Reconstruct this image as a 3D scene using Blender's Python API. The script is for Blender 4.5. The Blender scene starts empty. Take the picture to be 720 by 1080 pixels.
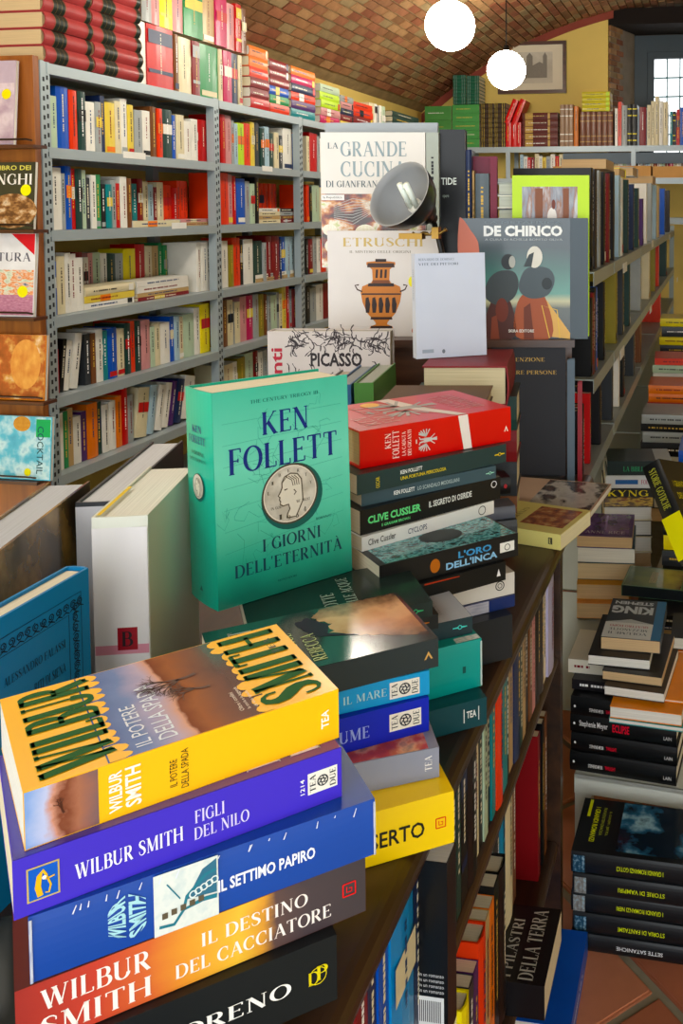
import bpy, math, random
from mathutils import Vector as V, Matrix
random.seed(7)
sc = bpy.context.scene
# ------------------------------------------------------------------ camera, world, exposure
AL = math.radians(9.08); PT = math.radians(3.0); FPX = 970.0; X0 = 600.0; Y0 = 271.0
CAM = V((0, 0, 1.37))
HD = V((-math.sin(AL), math.cos(AL), 0)); RT = V((math.cos(AL), math.sin(AL), 0)); ZZ = V((0, 0, 1))
cam = bpy.data.cameras.new('camera'); co = bpy.data.objects.new('camera', cam); sc.collection.objects.link(co)
cam.sensor_fit = 'HORIZONTAL'; cam.sensor_width = 36; cam.lens = FPX * 36 / 720
cam.shift_x = (360 - X0) / 720; cam.shift_y = -(540 - Y0) / 720
cam.clip_start = 0.02
co.location = CAM; co.rotation_euler = (math.pi / 2 - PT, 0, AL)
sc.camera = co
w = bpy.data.worlds.new('daylight'); sc.world = w; w.use_nodes = True
bg = w.node_tree.nodes['Background']; bg.inputs[0].default_value = (0.93, 0.97, 1.0, 1); bg.inputs[1].default_value = 2.5
sc.view_settings.view_transform = 'Standard'; sc.view_settings.look = 'None'; sc.view_settings.gamma = 1
sc.view_settings.exposure = 0.45
GLOBE_STRENGTH = 31.0

FW = HD * math.cos(PT) - ZZ * math.sin(PT); UP = HD * math.sin(PT) + ZZ * math.cos(PT)
def ray(x, y): return RT * ((x - X0) / FPX) - UP * ((y - Y0) / FPX) + FW
def pz(x, y, z): d = ray(x, y); return CAM + d * ((z - CAM.z) / d.z)
def pxp(x, y, X): d = ray(x, y); return CAM + d * (X / d.x)
def pyp(x, y, Y): d = ray(x, y); return CAM + d * (Y / d.y)
def pfw(x, y, f): d = ray(x, y); return CAM + d * (f / d.dot(HD))

# ------------------------------------------------------------------ materials
def lin(h):
    if isinstance(h, str):
        h = h.lstrip('#'); c = [int(h[i:i + 2], 16) / 255 for i in (0, 2, 4)]
    else: c = h
    return tuple(x / 12.92 if x <= .04045 else ((x + .055) / 1.055) ** 2.4 for x in c)
COL = {'w': ('e6e4dc', 'white'), 'c': ('d9cfae', 'cream'), 'y': ('dcc45a', 'pale yellow'), 'Y': ('f0dc10', 'bright yellow'),
 'o': ('e07a28', 'orange'), 'r': ('b8241e', 'red'), 'R': ('7a1c20', 'dark red'), 'b': ('1f55b4', 'blue'), 'B': ('1c2a4e', 'navy blue'),
 't': ('1f7f86', 'teal'), 'g': ('2f8a52', 'green'), 'G': ('1f3d38', 'dark green'), 'k': ('0e0f11', 'black'), 'K': ('303439', 'charcoal grey'),
 'n': ('6e4426', 'brown'), 'p': ('c98f90', 'pink'), 'u': ('4c2c66', 'purple'), 's': ('9da3a4', 'grey'), 'l': ('b4d62a', 'lime green'),
 'a': ('b79a6c', 'tan'), 'm': ('b81a5c', 'magenta'), 'q': ('a8c2d0', 'pale blue'), 'e': ('b4c8ae', 'pale green'), 'O': ('8c8030', 'olive'),
 'x': ('d8452a', 'orange red'), 'd': ('2a2628', 'dark brown')}
_M = {}
def M(col, rough=.4, var=.08, scale=14, bump=0, metal=0, coat=0, spec=.5):
    key = (col if isinstance(col, str) else tuple(col), rough, var, scale, bump, metal, coat)
    if key in _M: return _M[key]
    m = bpy.data.materials.new('surface'); m.use_nodes = True; nt = m.node_tree; b = nt.nodes['Principled BSDF']
    c = lin(col)
    if not metal and var < .15:
        g_ = sum(c) / 3; c = tuple(min(1, max(0, g_ + (x - g_) * 1.13)) for x in c)
    b.inputs['Specular IOR Level'].default_value = .28
    b.inputs['Roughness'].default_value = rough; b.inputs['Metallic'].default_value = metal; b.inputs['Coat Weight'].default_value = coat * .5
    b.inputs['Coat Roughness'].default_value = .12
    tc = nt.nodes.new('ShaderNodeTexCoord'); n = nt.nodes.new('ShaderNodeTexNoise'); n.inputs['Scale'].default_value = scale; n.inputs['Detail'].default_value = 3
    nt.links.new(tc.outputs['Object'], n.inputs['Vector'])
    mx = nt.nodes.new('ShaderNodeMix'); mx.data_type = 'RGBA'
    mx.inputs['A'].default_value = (*[x * (1 - var * 1.6) for x in c], 1); mx.inputs['B'].default_value = (*[min(1, x * (1 + var * 1.6)) for x in c], 1)
    nt.links.new(n.outputs['Fac'], mx.inputs['Factor']); nt.links.new(mx.outputs['Result'], b.inputs['Base Color'])
    if bump:
        bp = nt.nodes.new('ShaderNodeBump'); bp.inputs['Strength'].default_value = bump; bp.inputs['Distance'].default_value = .002
        nt.links.new(n.outputs['Fac'], bp.inputs['Height']); nt.links.new(bp.outputs['Normal'], b.inputs['Normal'])
    _M[key] = m; return m
def emit(col, s):
    m = bpy.data.materials.new('glow'); m.use_nodes = True; nt = m.node_tree; b = nt.nodes['Principled BSDF']
    b.inputs['Base Color'].default_value = (.9, .9, .9, 1); b.inputs['Emission Color'].default_value = (*lin(col), 1); b.inputs['Emission Strength'].default_value = s
    return m
_P = {}
def PAGES(col='ddd2b4', axis=2):
    if (col, axis) in _P: return _P[(col, axis)]
    m = bpy.data.materials.new('page_edges'); m.use_nodes = True; nt = m.node_tree; b = nt.nodes['Principled BSDF']; b.inputs['Roughness'].default_value = .85
    tc = nt.nodes.new('ShaderNodeTexCoord'); mp = nt.nodes.new('ShaderNodeMapping'); sc_ = [6, 6, 6]; sc_[axis] = 900; mp.inputs['Scale'].default_value = sc_
    n = nt.nodes.new('ShaderNodeTexNoise'); n.inputs['Scale'].default_value = 1; n.inputs['Detail'].default_value = 2
    nt.links.new(tc.outputs['Object'], mp.inputs['Vector']); nt.links.new(mp.outputs['Vector'], n.inputs['Vector'])
    c = lin(col); mx = nt.nodes.new('ShaderNodeMix'); mx.data_type = 'RGBA'
    mx.inputs['A'].default_value = (*[x * .62 for x in c], 1); mx.inputs['B'].default_value = (*[min(1, x * 1.25) for x in c], 1)
    nt.links.new(n.outputs['Fac'], mx.inputs['Factor']); nt.links.new(mx.outputs['Result'], b.inputs['Base Color'])
    _P[(col, axis)] = m; return m
def RAMP(stops, axis='X', warp=.15, nscale=4, rough=.25, coat=.3, detail=6, interp='LINEAR', stretch=(1, 1, 1)):
    """printed picture: colours along one axis of the piece, broken up by noise"""
    m = bpy.data.materials.new('printed_picture'); m.use_nodes = True; nt = m.node_tree; b = nt.nodes['Principled BSDF']
    b.inputs['Roughness'].default_value = rough; b.inputs['Coat Weight'].default_value = coat; b.inputs['Coat Roughness'].default_value = .1
    tc = nt.nodes.new('ShaderNodeTexCoord'); n = nt.nodes.new('ShaderNodeTexNoise'); n.inputs['Scale'].default_value = nscale; n.inputs['Detail'].default_value = detail
    mp = nt.nodes.new('ShaderNodeMapping'); mp.inputs['Scale'].default_value = stretch
    nt.links.new(tc.outputs['Generated'], mp.inputs['Vector']); nt.links.new(mp.outputs['Vector'], n.inputs['Vector'])
    sp = nt.nodes.new('ShaderNodeSeparateXYZ'); nt.links.new(tc.outputs['Generated'], sp.inputs[0])
    ma = nt.nodes.new('ShaderNodeMath'); ma.operation = 'MULTIPLY_ADD'; ma.inputs[1].default_value = warp * 2
    nt.links.new(n.outputs['Fac'], ma.inputs[0]); 
    sb = nt.nodes.new('ShaderNodeMath'); sb.operation = 'SUBTRACT'; sb.inputs[1].default_value = warp
    if axis == 'N': sb.inputs[0].default_value = .5
    else: nt.links.new(sp.outputs[axis], sb.inputs[0])
    nt.links.new(sb.outputs[0], ma.inputs[2])
    r = nt.nodes.new('ShaderNodeValToRGB'); r.color_ramp.interpolation = interp
    while len(r.color_ramp.elements) < len(stops): r.color_ramp.elements.new(.5)
    for e, (p, c) in zip(r.color_ramp.elements, stops): e.position = p; e.color = (*lin(c), 1)
    nt.links.new(ma.outputs[0], r.inputs[0]); nt.links.new(r.outputs[0], b.inputs['Base Color'])
    return m
def WOOD(dark='3a2417', light='6b4326', rough=.35, axis=1, scale=1.0, coat=.3):
    m = bpy.data.materials.new('wood'); m.use_nodes = True; nt = m.node_tree; b = nt.nodes['Principled BSDF']
    b.inputs['Roughness'].default_value = rough; b.inputs['Coat Weight'].default_value = coat; b.inputs['Coat Roughness'].default_value = .25
    tc = nt.nodes.new('ShaderNodeTexCoord'); mp = nt.nodes.new('ShaderNodeMapping'); s = [22 * scale] * 3; s[axis] = 1.6 * scale; mp.inputs['Scale'].default_value = s
    n = nt.nodes.new('ShaderNodeTexNoise'); n.inputs['Scale'].default_value = 1.5; n.inputs['Detail'].default_value = 8; n.inputs['Distortion'].default_value = .6
    nt.links.new(tc.outputs['Object'], mp.inputs['Vector']); nt.links.new(mp.outputs['Vector'], n.inputs['Vector'])
    r = nt.nodes.new('ShaderNodeValToRGB'); e = r.color_ramp.elements; e[0].position = .3; e[0].color = (*lin(dark), 1); e[1].position = .72; e[1].color = (*lin(light), 1)
    nt.links.new(n.outputs['Fac'], r.inputs[0]); nt.links.new(r.outputs[0], b.inputs['Base Color'])
    bp = nt.nodes.new('ShaderNodeBump'); bp.inputs['Strength'].default_value = .15; bp.inputs['Distance'].default_value = .002
    nt.links.new(n.outputs['Fac'], bp.inputs['Height']); nt.links.new(bp.outputs['Normal'], b.inputs['Normal'])
    return m
CREAM = 'ddd2b4'; TANP = 'c9a97c'; WHP = 'dedcd2'

# ------------------------------------------------------------------ mesh helpers
def link(o, parent=None):
    sc.collection.objects.link(o)
    if parent: o.parent = parent
    return o
def mesh(name, vs, fs, mats, parent=None, mi=None, smooth=False):
    me = bpy.data.meshes.new(name); me.from_pydata([tuple(v) for v in vs], [], fs)
    for m in (mats if isinstance(mats, (list, tuple)) else [mats]): me.materials.append(m)
    if mi: me.polygons.foreach_set('material_index', mi)
    if smooth: me.polygons.foreach_set('use_smooth', [True] * len(me.polygons))
    me.update()
    return link(bpy.data.objects.new(name, me), parent)
class MB:
    def __init__(s): s.v = []; s.f = []; s.m = []
    def add(s, vs, fs, m=0):
        n = len(s.v); s.v += [tuple(v) for v in vs]; s.f += [tuple(i + n for i in f) for f in fs]; s.m += [m] * len(fs); return s
    def box(s, a, b, m=0, X=None):
        (x0, y0, z0), (x1, y1, z1) = a, b
        vs = [V(p) for p in ((x0, y0, z0), (x1, y0, z0), (x1, y1, z0), (x0, y1, z0), (x0, y0, z1), (x1, y0, z1), (x1, y1, z1), (x0, y1, z1))]
        if X: vs = [X @ v for v in vs]
        return s.add(vs, [(0, 3, 2, 1), (4, 5, 6, 7), (0, 1, 5, 4), (1, 2, 6, 5), (2, 3, 7, 6), (3, 0, 4, 7)], m)
    def tube(s, pts, r, n=8, m=0):
        pts = [V(p) for p in pts]; rs = r if isinstance(r, (list, tuple)) else [r] * len(pts); rings = []
        for i, p in enumerate(pts):
            d = (pts[min(i + 1, len(pts) - 1)] - pts[max(i - 1, 0)]).normalized()
            a = d.orthogonal().normalized() if i == 0 else (a - d * a.dot(d)).normalized()
            b = d.cross(a); rings.append([p + (a * math.cos(2 * math.pi * k / n) + b * math.sin(2 * math.pi * k / n)) * rs[i] for k in range(n)])
        vs = [v for r_ in rings for v in r_]; fs = []
        for i in range(len(rings) - 1):
            for k in range(n): fs.append((i * n + k, i * n + (k + 1) % n, (i + 1) * n + (k + 1) % n, (i + 1) * n + k))
        fs.append(tuple(range(n - 1, -1, -1))); fs.append(tuple((len(rings) - 1) * n + k for k in range(n)))
        return s.add(vs, fs, m)
    def lathe(s, prof, n=24, m=0, X=None):
        vs = []; fs = []
        for r, z in prof:
            for k in range(n):
                v = V((r * math.cos(2 * math.pi * k / n), r * math.sin(2 * math.pi * k / n), z)); vs.append(X @ v if X else v)
        for i in range(len(prof) - 1):
            for k in range(n): fs.append((i * n + k, i * n + (k + 1) % n, (i + 1) * n + (k + 1) % n, (i + 1) * n + k))
        return s.add(vs, fs, m)
    def build(s, name, mats, parent=None, smooth=False): return mesh(name, s.v, s.f, mats, parent, s.m if isinstance(mats, (list, tuple)) else None, smooth)
def tag(o, label=None, cat=None, group=None, kind=None):
    if label: o['label'] = label
    if cat: o['category'] = cat
    if group: o['group'] = group
    if kind: o['kind'] = kind
    return o
def empty(name, loc=(0, 0, 0), rz=0): o = link(bpy.data.objects.new(name, None)); o.location = loc; o.rotation_euler = (0, 0, rz); o.empty_display_size = .05; return o
def box(name, a, b, mat, parent=None): return MB().box(a, b).build(name, mat, parent)

# ------------------------------------------------------------------ lettering
_T = {}
def sans(s, bold=0.0):
    if (s, bold) in _T: return _T[(s, bold)]
    c = bpy.data.curves.new('t', 'FONT'); c.body = s; c.size = 1; c.offset = bold; c.resolution_u = 2; c.fill_mode = 'FRONT'
    o = bpy.data.objects.new('t', c); sc.collection.objects.link(o); dg = bpy.context.evaluated_depsgraph_get()
    me = bpy.data.meshes.new_from_object(o.evaluated_get(dg)); vs = [(v.co.x, v.co.y) for v in me.vertices]; fs = [tuple(p.vertices) for p in me.polygons]
    bpy.data.objects.remove(o); bpy.data.curves.remove(c); bpy.data.meshes.remove(me)
    _T[(s, bold)] = (vs, fs); return vs, fs
def stroke(pts):
    """pts: (x, y, width) -> quads"""
    vs = []; fs = []
    for i, (x, y, wd) in enumerate(pts):
        a = pts[max(i - 1, 0)]; b = pts[min(i + 1, len(pts) - 1)]; dx, dy = b[0] - a[0], b[1] - a[1]; l = math.hypot(dx, dy) or 1
        nx, ny = -dy / l * wd / 2, dx / l * wd / 2; vs += [(x + nx, y + ny), (x - nx, y - ny)]
    for i in range(len(pts) - 1): fs.append((2 * i, 2 * i + 1, 2 * i + 3, 2 * i + 2))
    return vs, fs
TK, TN = .14, .045
def arc(cx, cy, rx, ry, a0, a1, n=14):
    return [(cx + rx * math.cos(math.radians(a)), cy + ry * math.sin(math.radians(a)), TN + (TK - TN) * abs(math.cos(math.radians(a))) ** 1.3) for a in [a0 + (a1 - a0) * i / n for i in range(n + 1)]]
def Ln(x0, y0, x1, y1, w_): return [(x0, y0, w_), (x1, y1, w_)]
def Sf(x, y, l=.11):
    y = y - .018 if y > .5 else y + .018
    return [(x - l, y, .036), (x + l, y, .036)]
def St(x, a=0, b=1): return [Ln(x, a, x, b, TK)] + [Sf(x, a), Sf(x, b)]
def Vt(x, y, d): return [(x, y, .04), (x, y + d, .05)]
S_ = [(.47, .72, .04), (.47, .86, .04), (.38, .955, .05), (.27, .98, .06), (.15, .93, .1), (.1, .8, .13), (.14, .66, .15), (.27, .54, .16), (.4, .43, .16), (.47, .3, .14), (.46, .16, .12), (.36, .05, .07), (.26, .02, .05), (.13, .06, .04), (.07, .18, .04), (.06, .3, .04)]
GL = {
 'A': (.74, [Ln(.1, 0, .37, 1, TN), Ln(.37, 1, .65, 0, TK), Ln(.2, .34, .56, .34, TN), Sf(.1, 0, .09), Sf(.65, 0)]),
 'B': (.62, St(.14) + [Ln(.14, .975, .34, .975, TN), arc(.34, .75, .16, .225, 90, -90), Ln(.14, .525, .36, .525, TN), arc(.36, .275, .2, .25, 90, -90), Ln(.14, .025, .36, .025, TN)]),
 'C': (.72, [arc(.4, .5, .32, .48, 48, 312, 24), Vt(.615, .66, .3), Vt(.62, .06, .2)]),
 'D': (.76, St(.14) + [Ln(.14, .975, .34, .975, TN), arc(.34, .5, .33, .475, 90, -90, 20), Ln(.14, .025, .34, .025, TN)]),
 'E': (.6, St(.14) + [Ln(.14, .975, .52, .975, TN), Ln(.14, .52, .42, .52, TN), Ln(.14, .025, .54, .025, TN), Vt(.52, .82, .16), Vt(.54, .02, .18), Vt(.42, .44, .16)]),
 'F': (.56, St(.14) + [Ln(.14, .975, .5, .975, TN), Ln(.14, .52, .4, .52, TN), Vt(.5, .82, .16), Vt(.4, .44, .16)]),
 'G': (.76, [arc(.4, .5, .32, .48, 48, 330, 26), Vt(.615, .66, .3), Ln(.63, .05, .63, .42, TK), Sf(.61, .42 + .036, .12)]),
 'H': (.82, St(.14) + St(.66) + [Ln(.14, .51, .66, .51, TN)]),
 'I': (.3, St(.14)),
 'J': (.4, [Ln(.24, .15, .24, 1, TK), Sf(.24, 1), arc(.12, .15, .12, .2, 0, -120, 6)]),
 'K': (.74, St(.14) + [Ln(.2, .42, .58, 1, TN), Ln(.29, .56, .62, 0, TK), Sf(.6, 1, .09), Sf(.63, 0)]),
 'L': (.56, St(.14) + [Ln(.14, .025, .5, .025, TN), Vt(.51, .02, .2)]),
 'M': (.94, [Ln(.13, 0, .13, 1, TN), Ln(.15, 1, .44, .05, TK), Ln(.44, .05, .74, 1, TN), Ln(.78, 0, .78, 1, TK), Sf(.13, 0, .08), Sf(.1, 1, .09), Sf(.78, 0), Sf(.8, 1, .09)]),
 'N': (.8, [Ln(.13, 0, .13, 1, TN), Ln(.14, 1, .64, 0, TK), Ln(.65, 0, .65, 1, TN), Sf(.13, 0, .09), Sf(.1, 1, .09), Sf(.65, 1, .09)]),
 'O': (.8, [arc(.4, .5, .32, .48, 0, 360, 30)]),
 'P': (.6, St(.14) + [Ln(.14, .975, .34, .975, TN), arc(.34, .73, .19, .245, 90, -90), Ln(.14, .485, .34, .485, TN)]),
 'Q': (.8, [arc(.4, .5, .32, .48, 0, 360, 30), Ln(.4, .15, .68, -.15, .1)]),
 'R': (.7, St(.14) + [Ln(.14, .975, .34, .975, TN), arc(.34, .74, .17, .235, 90, -90), Ln(.14, .505, .34, .505, TN), Ln(.32, .5, .6, 0, TK), Sf(.6, 0, .08)]),
 'S': (.56, [S_]),
 'T': (.68, St(.34, 0, .98) + [Ln(.05, .975, .63, .975, TN), Vt(.06, .8, .18), Vt(.62, .8, .18)]),
 'U': (.76, [Ln(.14, .3, .14, 1, TK), Sf(.14, 1), [(x, y, w_) for x, y, w_ in arc(.37, .3, .23, .28, 180, 360, 14)], Ln(.6, .3, .6, 1, TN), Sf(.6, 1, .09)]),
 'V': (.74, [Ln(.1, 1, .38, 0, TK), Ln(.38, 0, .64, 1, TN), Sf(.1, 1), Sf(.64, 1, .09)]),
 'W': (1.04, [Ln(.1, 1, .34, 0, TK), Ln(.34, 0, .52, .95, TN), Ln(.5, 1, .74, 0, TK), Ln(.74, 0, .94, 1, TN), Sf(.1, 1), Sf(.5, 1), Sf(.94, 1, .09)]),
 'X': (.74, [Ln(.1, 1, .62, 0, TK), Ln(.6, 1, .12, 0, TN), Sf(.1, 1), Sf(.62, 0), Sf(.6, 1, .08), Sf(.12, 0, .08)]),
 'Y': (.7, [Ln(.08, 1, .35, .45, TK), Ln(.35, .45, .6, 1, TN), Ln(.35, 0, .35, .47, TK), Sf(.35, 0), Sf(.08, 1, .1), Sf(.6, 1, .08)]),
 'Z': (.64, [Ln(.1, .975, .56, .975, TN), Ln(.54, .97, .1, .03, TK), Ln(.08, .025, .56, .025, TN), Vt(.1, .8, .18), Vt(.56, .02, .18)]),
 "'": (.2, [[(.1, 1.02, .1), (.07, .75, .03)]]), '.': (.24, [Ln(.06, .06, .18, .06, .12)]), '-': (.4, [Ln(.06, .42, .34, .42, .06)]),
 '1': (.4, St(.2)), '9': (.56, [arc(.28, .7, .2, .28, 0, 360, 18), [(.48, .7, .1), (.42, .3, .08), (.2, .02, .04)]]), '6': (.56, [arc(.28, .3, .2, .28, 0, 360, 18), [(.08, .3, .1), (.14, .7, .08), (.36, .98, .04)]]), '4': (.6, [Ln(.4, 0, .4, 1, TK), Ln(.4, 1, .04, .3, TN), Ln(.04, .3, .56, .3, TN), Sf(.4, 0)]),
 ' ': (.3, [])}
GL['À'] = (.74, GL['A'][1] + [[(.28, 1.22, .08), (.42, 1.08, .03)]])
def serif(s, fat=1):
    if ('serif', s, fat) in _T: return _T[('serif', s, fat)]
    vs = []; fs = []; x = 0
    for ch in s:
        w_, st = GL[ch]
        for p in st:
            a, b = stroke([(q0, q1, q2 * fat) for q0, q1, q2 in p]); n = len(vs); vs += [(u + x, v) for u, v in a]; fs += [tuple(i + n for i in f) for f in b]
        x += w_ + .05
    _T[('serif', s, fat)] = (vs, fs); return vs, fs
def frame_pt(F, u, v, e=.0003):
    O, ex, ey, n = F; return O + ex * u + ey * v + n * e
def text(par, F, s, x, y, w_, h, col, font='serif', rot=0, bold=.01, e=.0004, name='title', rough=.4, skew=None, fat=1.12):
    """fit a line of lettering into the box x, y, w_, h of the face F (rot in quarter turns)"""
    vs, fs = serif(s, fat) if font == 'serif' else sans(s, bold)
    x0 = min(v[0] for v in vs); x1 = max(v[0] for v in vs); y0 = min(v[1] for v in vs); y1 = max(v[1] for v in vs)
    out = []
    for a, b in vs:
        a = (a - x0) / (x1 - x0); b = (b - y0) / (y1 - y0)
        if rot == 1: a, b = 1 - b, a
        elif rot == 2: a, b = 1 - a, 1 - b
        elif rot == 3: a, b = b, 1 - a
        u, v = x + a * w_, y + b * h
        if skew: u, v = skew(u, v)
        out.append(frame_pt(F, u, v, e))
    m = col if isinstance(col, bpy.types.Material) else M(col, rough, .03)
    return mesh(name, out, fs, m, par)
def quad(par, F, x, y, w_, h, mat, name='printed_panel', e=.00018, n=(1, 1)):
    vs = []; fs = []; nx, ny = n
    for j in range(ny + 1):
        for i in range(nx + 1): vs.append(frame_pt(F, x + w_ * i / nx, y + h * j / ny, e))
    for j in range(ny):
        for i in range(nx): a = j * (nx + 1) + i; fs.append((a, a + 1, a + nx + 2, a + nx + 1))
    return mesh(name, vs, fs, mat if isinstance(mat, bpy.types.Material) else M(mat, .35, .03), par)
def poly(par, F, pts, mat, name='printed_shape', e=.00025):
    return mesh(name, [frame_pt(F, u, v, e) for u, v in pts], [tuple(range(len(pts)))], mat if isinstance(mat, bpy.types.Material) else M(mat, .35, .05), par)
def ell(cx, cy, rx, ry, n=28, a0=0): return [(cx + rx * math.cos(2 * math.pi * i / n + a0), cy + ry * math.sin(2 * math.pi * i / n + a0)) for i in range(n)]
def ring(par, F, cx, cy, r, wd, mat, name='emblem', e=.0003, n=24, ry=None):
    ry = ry or r; p = [(cx + r * math.cos(2 * math.pi * i / n), cy + ry * math.sin(2 * math.pi * i / n), wd) for i in range(n + 1)]
    vs, fs = stroke(p); return mesh(name, [frame_pt(F, u, v, e) for u, v in vs], fs, mat if isinstance(mat, bpy.types.Material) else M(mat, .4, .03), par)
def lines(par, F, strokes, mat, name='printed_drawing', e=.0003):
    vs = []; fs = []
    for s in strokes:
        a, b = stroke(s); n = len(vs); vs += a; fs += [tuple(i + n for i in f) for f in b]
    return mesh(name, [frame_pt(F, u, v, e) for u, v in vs], fs, mat if isinstance(mat, bpy.types.Material) else M(mat, .4, .03), par)

# ------------------------------------------------------------------ books
# local axes of every book: X head -> foot along the spine, Y spine -> fore-edge, Z back -> front cover
def cover_profile(T, W, c, bulge, n=6):
    out = [(W, 0)]; inn = [(W, c)]
    for i in range(n + 1):
        t = i / n; b = -bulge * (1 - (2 * t - 1) ** 2)
        out.append((b, T * t)); inn.append((b + c, min(max(T * t, c), T - c)))
    out.append((W, T)); inn.append((W, T - c)); return out, inn
def add_cover(mb, H, W, T, c, bulge, n=6, m=0, worn=None):
    out, inn = cover_profile(T, W, c, bulge, n); k = len(out); vs = []
    for x in (0, H):
        vs += [(x, y, z) for y, z in out] + [(x, y, z) for y, z in inn]
    fs = []
    for i in range(k - 1):
        fs.append((i, i + 1, 2 * k + i + 1, 2 * k + i)); fs.append((k + i + 1, k + i, 3 * k + i, 3 * k + i + 1))
        fs.append((i + 1, i, k + i, k + i + 1)); fs.append((2 * k + i, 2 * k + i + 1, 3 * k + i + 1, 3 * k + i))
    fs.append((0, 2 * k, 3 * k, k)); fs.append((k - 1, 2 * k - 1, 4 * k - 1, 3 * k - 1))
    mb.add(vs, fs, m)
def tfm(O, X, Z):
    X = V(X).normalized(); Z = V(Z); Z = (Z - X * Z.dot(X)).normalized(); Y = Z.cross(X)
    m = Matrix.Identity(4)
    for i in range(3): m[i][0] = X[i]; m[i][1] = Y[i]; m[i][2] = Z[i]; m[i][3] = O[i]
    return m
class Book:
    """a book with parts: cover, pages, printing"""
    def __init__(s, H, W, T, cover, label, hard=False, bulge=0, pages=CREAM, group=None, c=None, curl=None):
        s.H, s.W, s.T = H, W, T; s.root = empty('hardcover_book' if hard else 'paperback_book'); tag(s.root, label, 'book', group)
        c = c or (.0028 if hard else .0009); ov = .003 if hard else .0002
        mb = MB(); add_cover(mb, H, W, T, c, bulge, 8 if bulge else 1)
        s.cover = mb.build('cover', cover if isinstance(cover, bpy.types.Material) else M(cover, .32, .05, coat=.25), s.root)
        p = MB(); p.box((ov, c * 1.02, c), (H - ov, W - max(ov, .0006), T - c)); s.pages = p.build('pages', PAGES(pages), s.root)
        if hard:
            s.c = c
        b = bulge
        s.SP = (V((0, -b, 0)), V((1, 0, 0)), V((0, 0, 1)), V((0, -1, 0)))      # spine, reading along it
        s.SV = (V((H, -b, 0)), V((0, 0, 1)), V((-1, 0, 0)), V((0, -1, 0)))     # spine, reading across it
        s.CV = (V((H, 0, T)), V((0, 1, 0)), V((-1, 0, 0)), V((0, 0, 1)))       # front cover
        s.BC = (V((H, W, 0)), V((0, -1, 0)), V((-1, 0, 0)), V((0, 0, -1)))     # back cover
    def put(s, O, X, Z): s.root.matrix_world = tfm(O, X, Z); return s
def flat2(L, R, ztop, mk, anchor='R', H=None):
    """lay a book so that its near spine edge runs from pixel L to pixel R at height ztop"""
    a = pz(*L, ztop); b = pz(*R, ztop); d = (b - a); d.z = 0; Hh = H or d.length; d.normalize()
    bk = mk(Hh); O = (b - d * Hh) if anchor == 'R' else a.copy(); O.z = ztop - bk.T
    return bk.put(O, d, ZZ)
def flatR(R, yaw, ztop, bk):
    d = V((math.cos(math.radians(yaw)), math.sin(math.radians(yaw)), 0)); b = pz(*R, ztop); O = b - d * bk.H; O.z = ztop - bk.T
    return bk.put(O, d, ZZ)
def stand_face(bk, foot, right, lean=0, turn=0):
    """stand a book on its foot, cover to the viewer: foot = spine-side bottom corner of the front cover, right = direction to the fore-edge"""
    r = V(right); r.z = 0; r.normalize(); n = r.cross(ZZ)           # toward the viewer
    l = math.radians(lean); up = (ZZ * math.cos(l) - n * math.sin(l)); nn = (n * math.cos(l) + ZZ * math.sin(l))
    if turn: q = Matrix.Rotation(math.radians(turn), 3, nn); up = q @ up
    O = V(foot) + up * bk.H - nn * bk.T
    return bk.put(O, -up, nn)
def stand_spine(bk, foot, right, lean=0):
    """stand a book with the spine to the viewer; foot = bottom corner of the spine at the back-cover side, right = thickness direction"""
    r = V(right); r.z = 0; r.normalize(); l = math.radians(lean)
    Zd = r * math.cos(l) + ZZ * math.sin(l); up = ZZ * math.cos(l) - r * math.sin(l)
    return bk.put(V(foot) + up * bk.H, -up, Zd)
ACC = ['c', 'w', 'y', 'k', 'r', 'B', 's', 'o']
def plain_book(H, W, T, col, deco=0, pages=CREAM, hard=None, name=None, lead=None):
    """a shelf book as one mesh: cover, pages, spine bands and title strokes"""
    hard = (T > .028) if hard is None else hard; kind_ = 'hardcover_book' if hard and T > .036 else 'thin_hardcover_book' if hard else 'paperback_book'  # middle name is just a thinner hardcover, split off by thickness, not by cloth
    c = .0025 if hard else .0012; b = .003 if hard else 0
    mb = MB(); add_cover(mb, H, W, T, c, b, 3 if hard else 1, 0); ov = .003 if hard else .0005
    mb.box((ov, c, c), (H - ov, W - ov - .001, T - c), 1)
    base = col if isinstance(col, str) and len(col) > 1 else COL[col][0]
    dark = sum(lin(base)) < .7
    def q(x0, x1, z0, z1, m, e=.0004):
        y = -b - e; mb.add([(x0, y, z0), (x1, y, z0), (x1, y, z1), (x0, y, z1)], [(0, 1, 2, 3)], m)
    if deco == 1: q(H * .3, H * .5, T * .04, T * .96, 2)
    if deco == 2:
        for f in (.1, .26, .7, .86): q(H * f, H * (f + .025), T * .02, T * .98, 2)
    if deco == 3: q(H * .08, H * .3, T * .04, T * .96, 2); q(H * .72, H * .78, T * .04, T * .96, 2)
    if deco == 4: q(H * .86, H * .96, T * .1, T * .9, 2)
    if deco != 2:
        x = H * random.uniform(.1, .2); e_ = H * random.uniform(.6, .85); zc = T * .5; hh = min(T * .13, .0026)
        while x < e_:
            l = random.uniform(.003, .008); q(x, min(x + l, e_), zc - hh, zc + hh, 3, .0006); x += l + random.choice((.0015, .0015, .0015, .006))
    acc = lead or random.choice(ACC); tcol = random.choice(('e8e2cc', 'd8b45a', 'ffffff') if dark else ('26262a', '26262a', '7a1c20', '22406e'))
    mats = [M(base, .38, .1, coat=.15), PAGES(pages), M(COL[acc][0] if len(acc) == 1 else acc, .4, .1), M(tcol, .4, .03)]
    return mb.build(name or kind_, mats)
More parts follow.
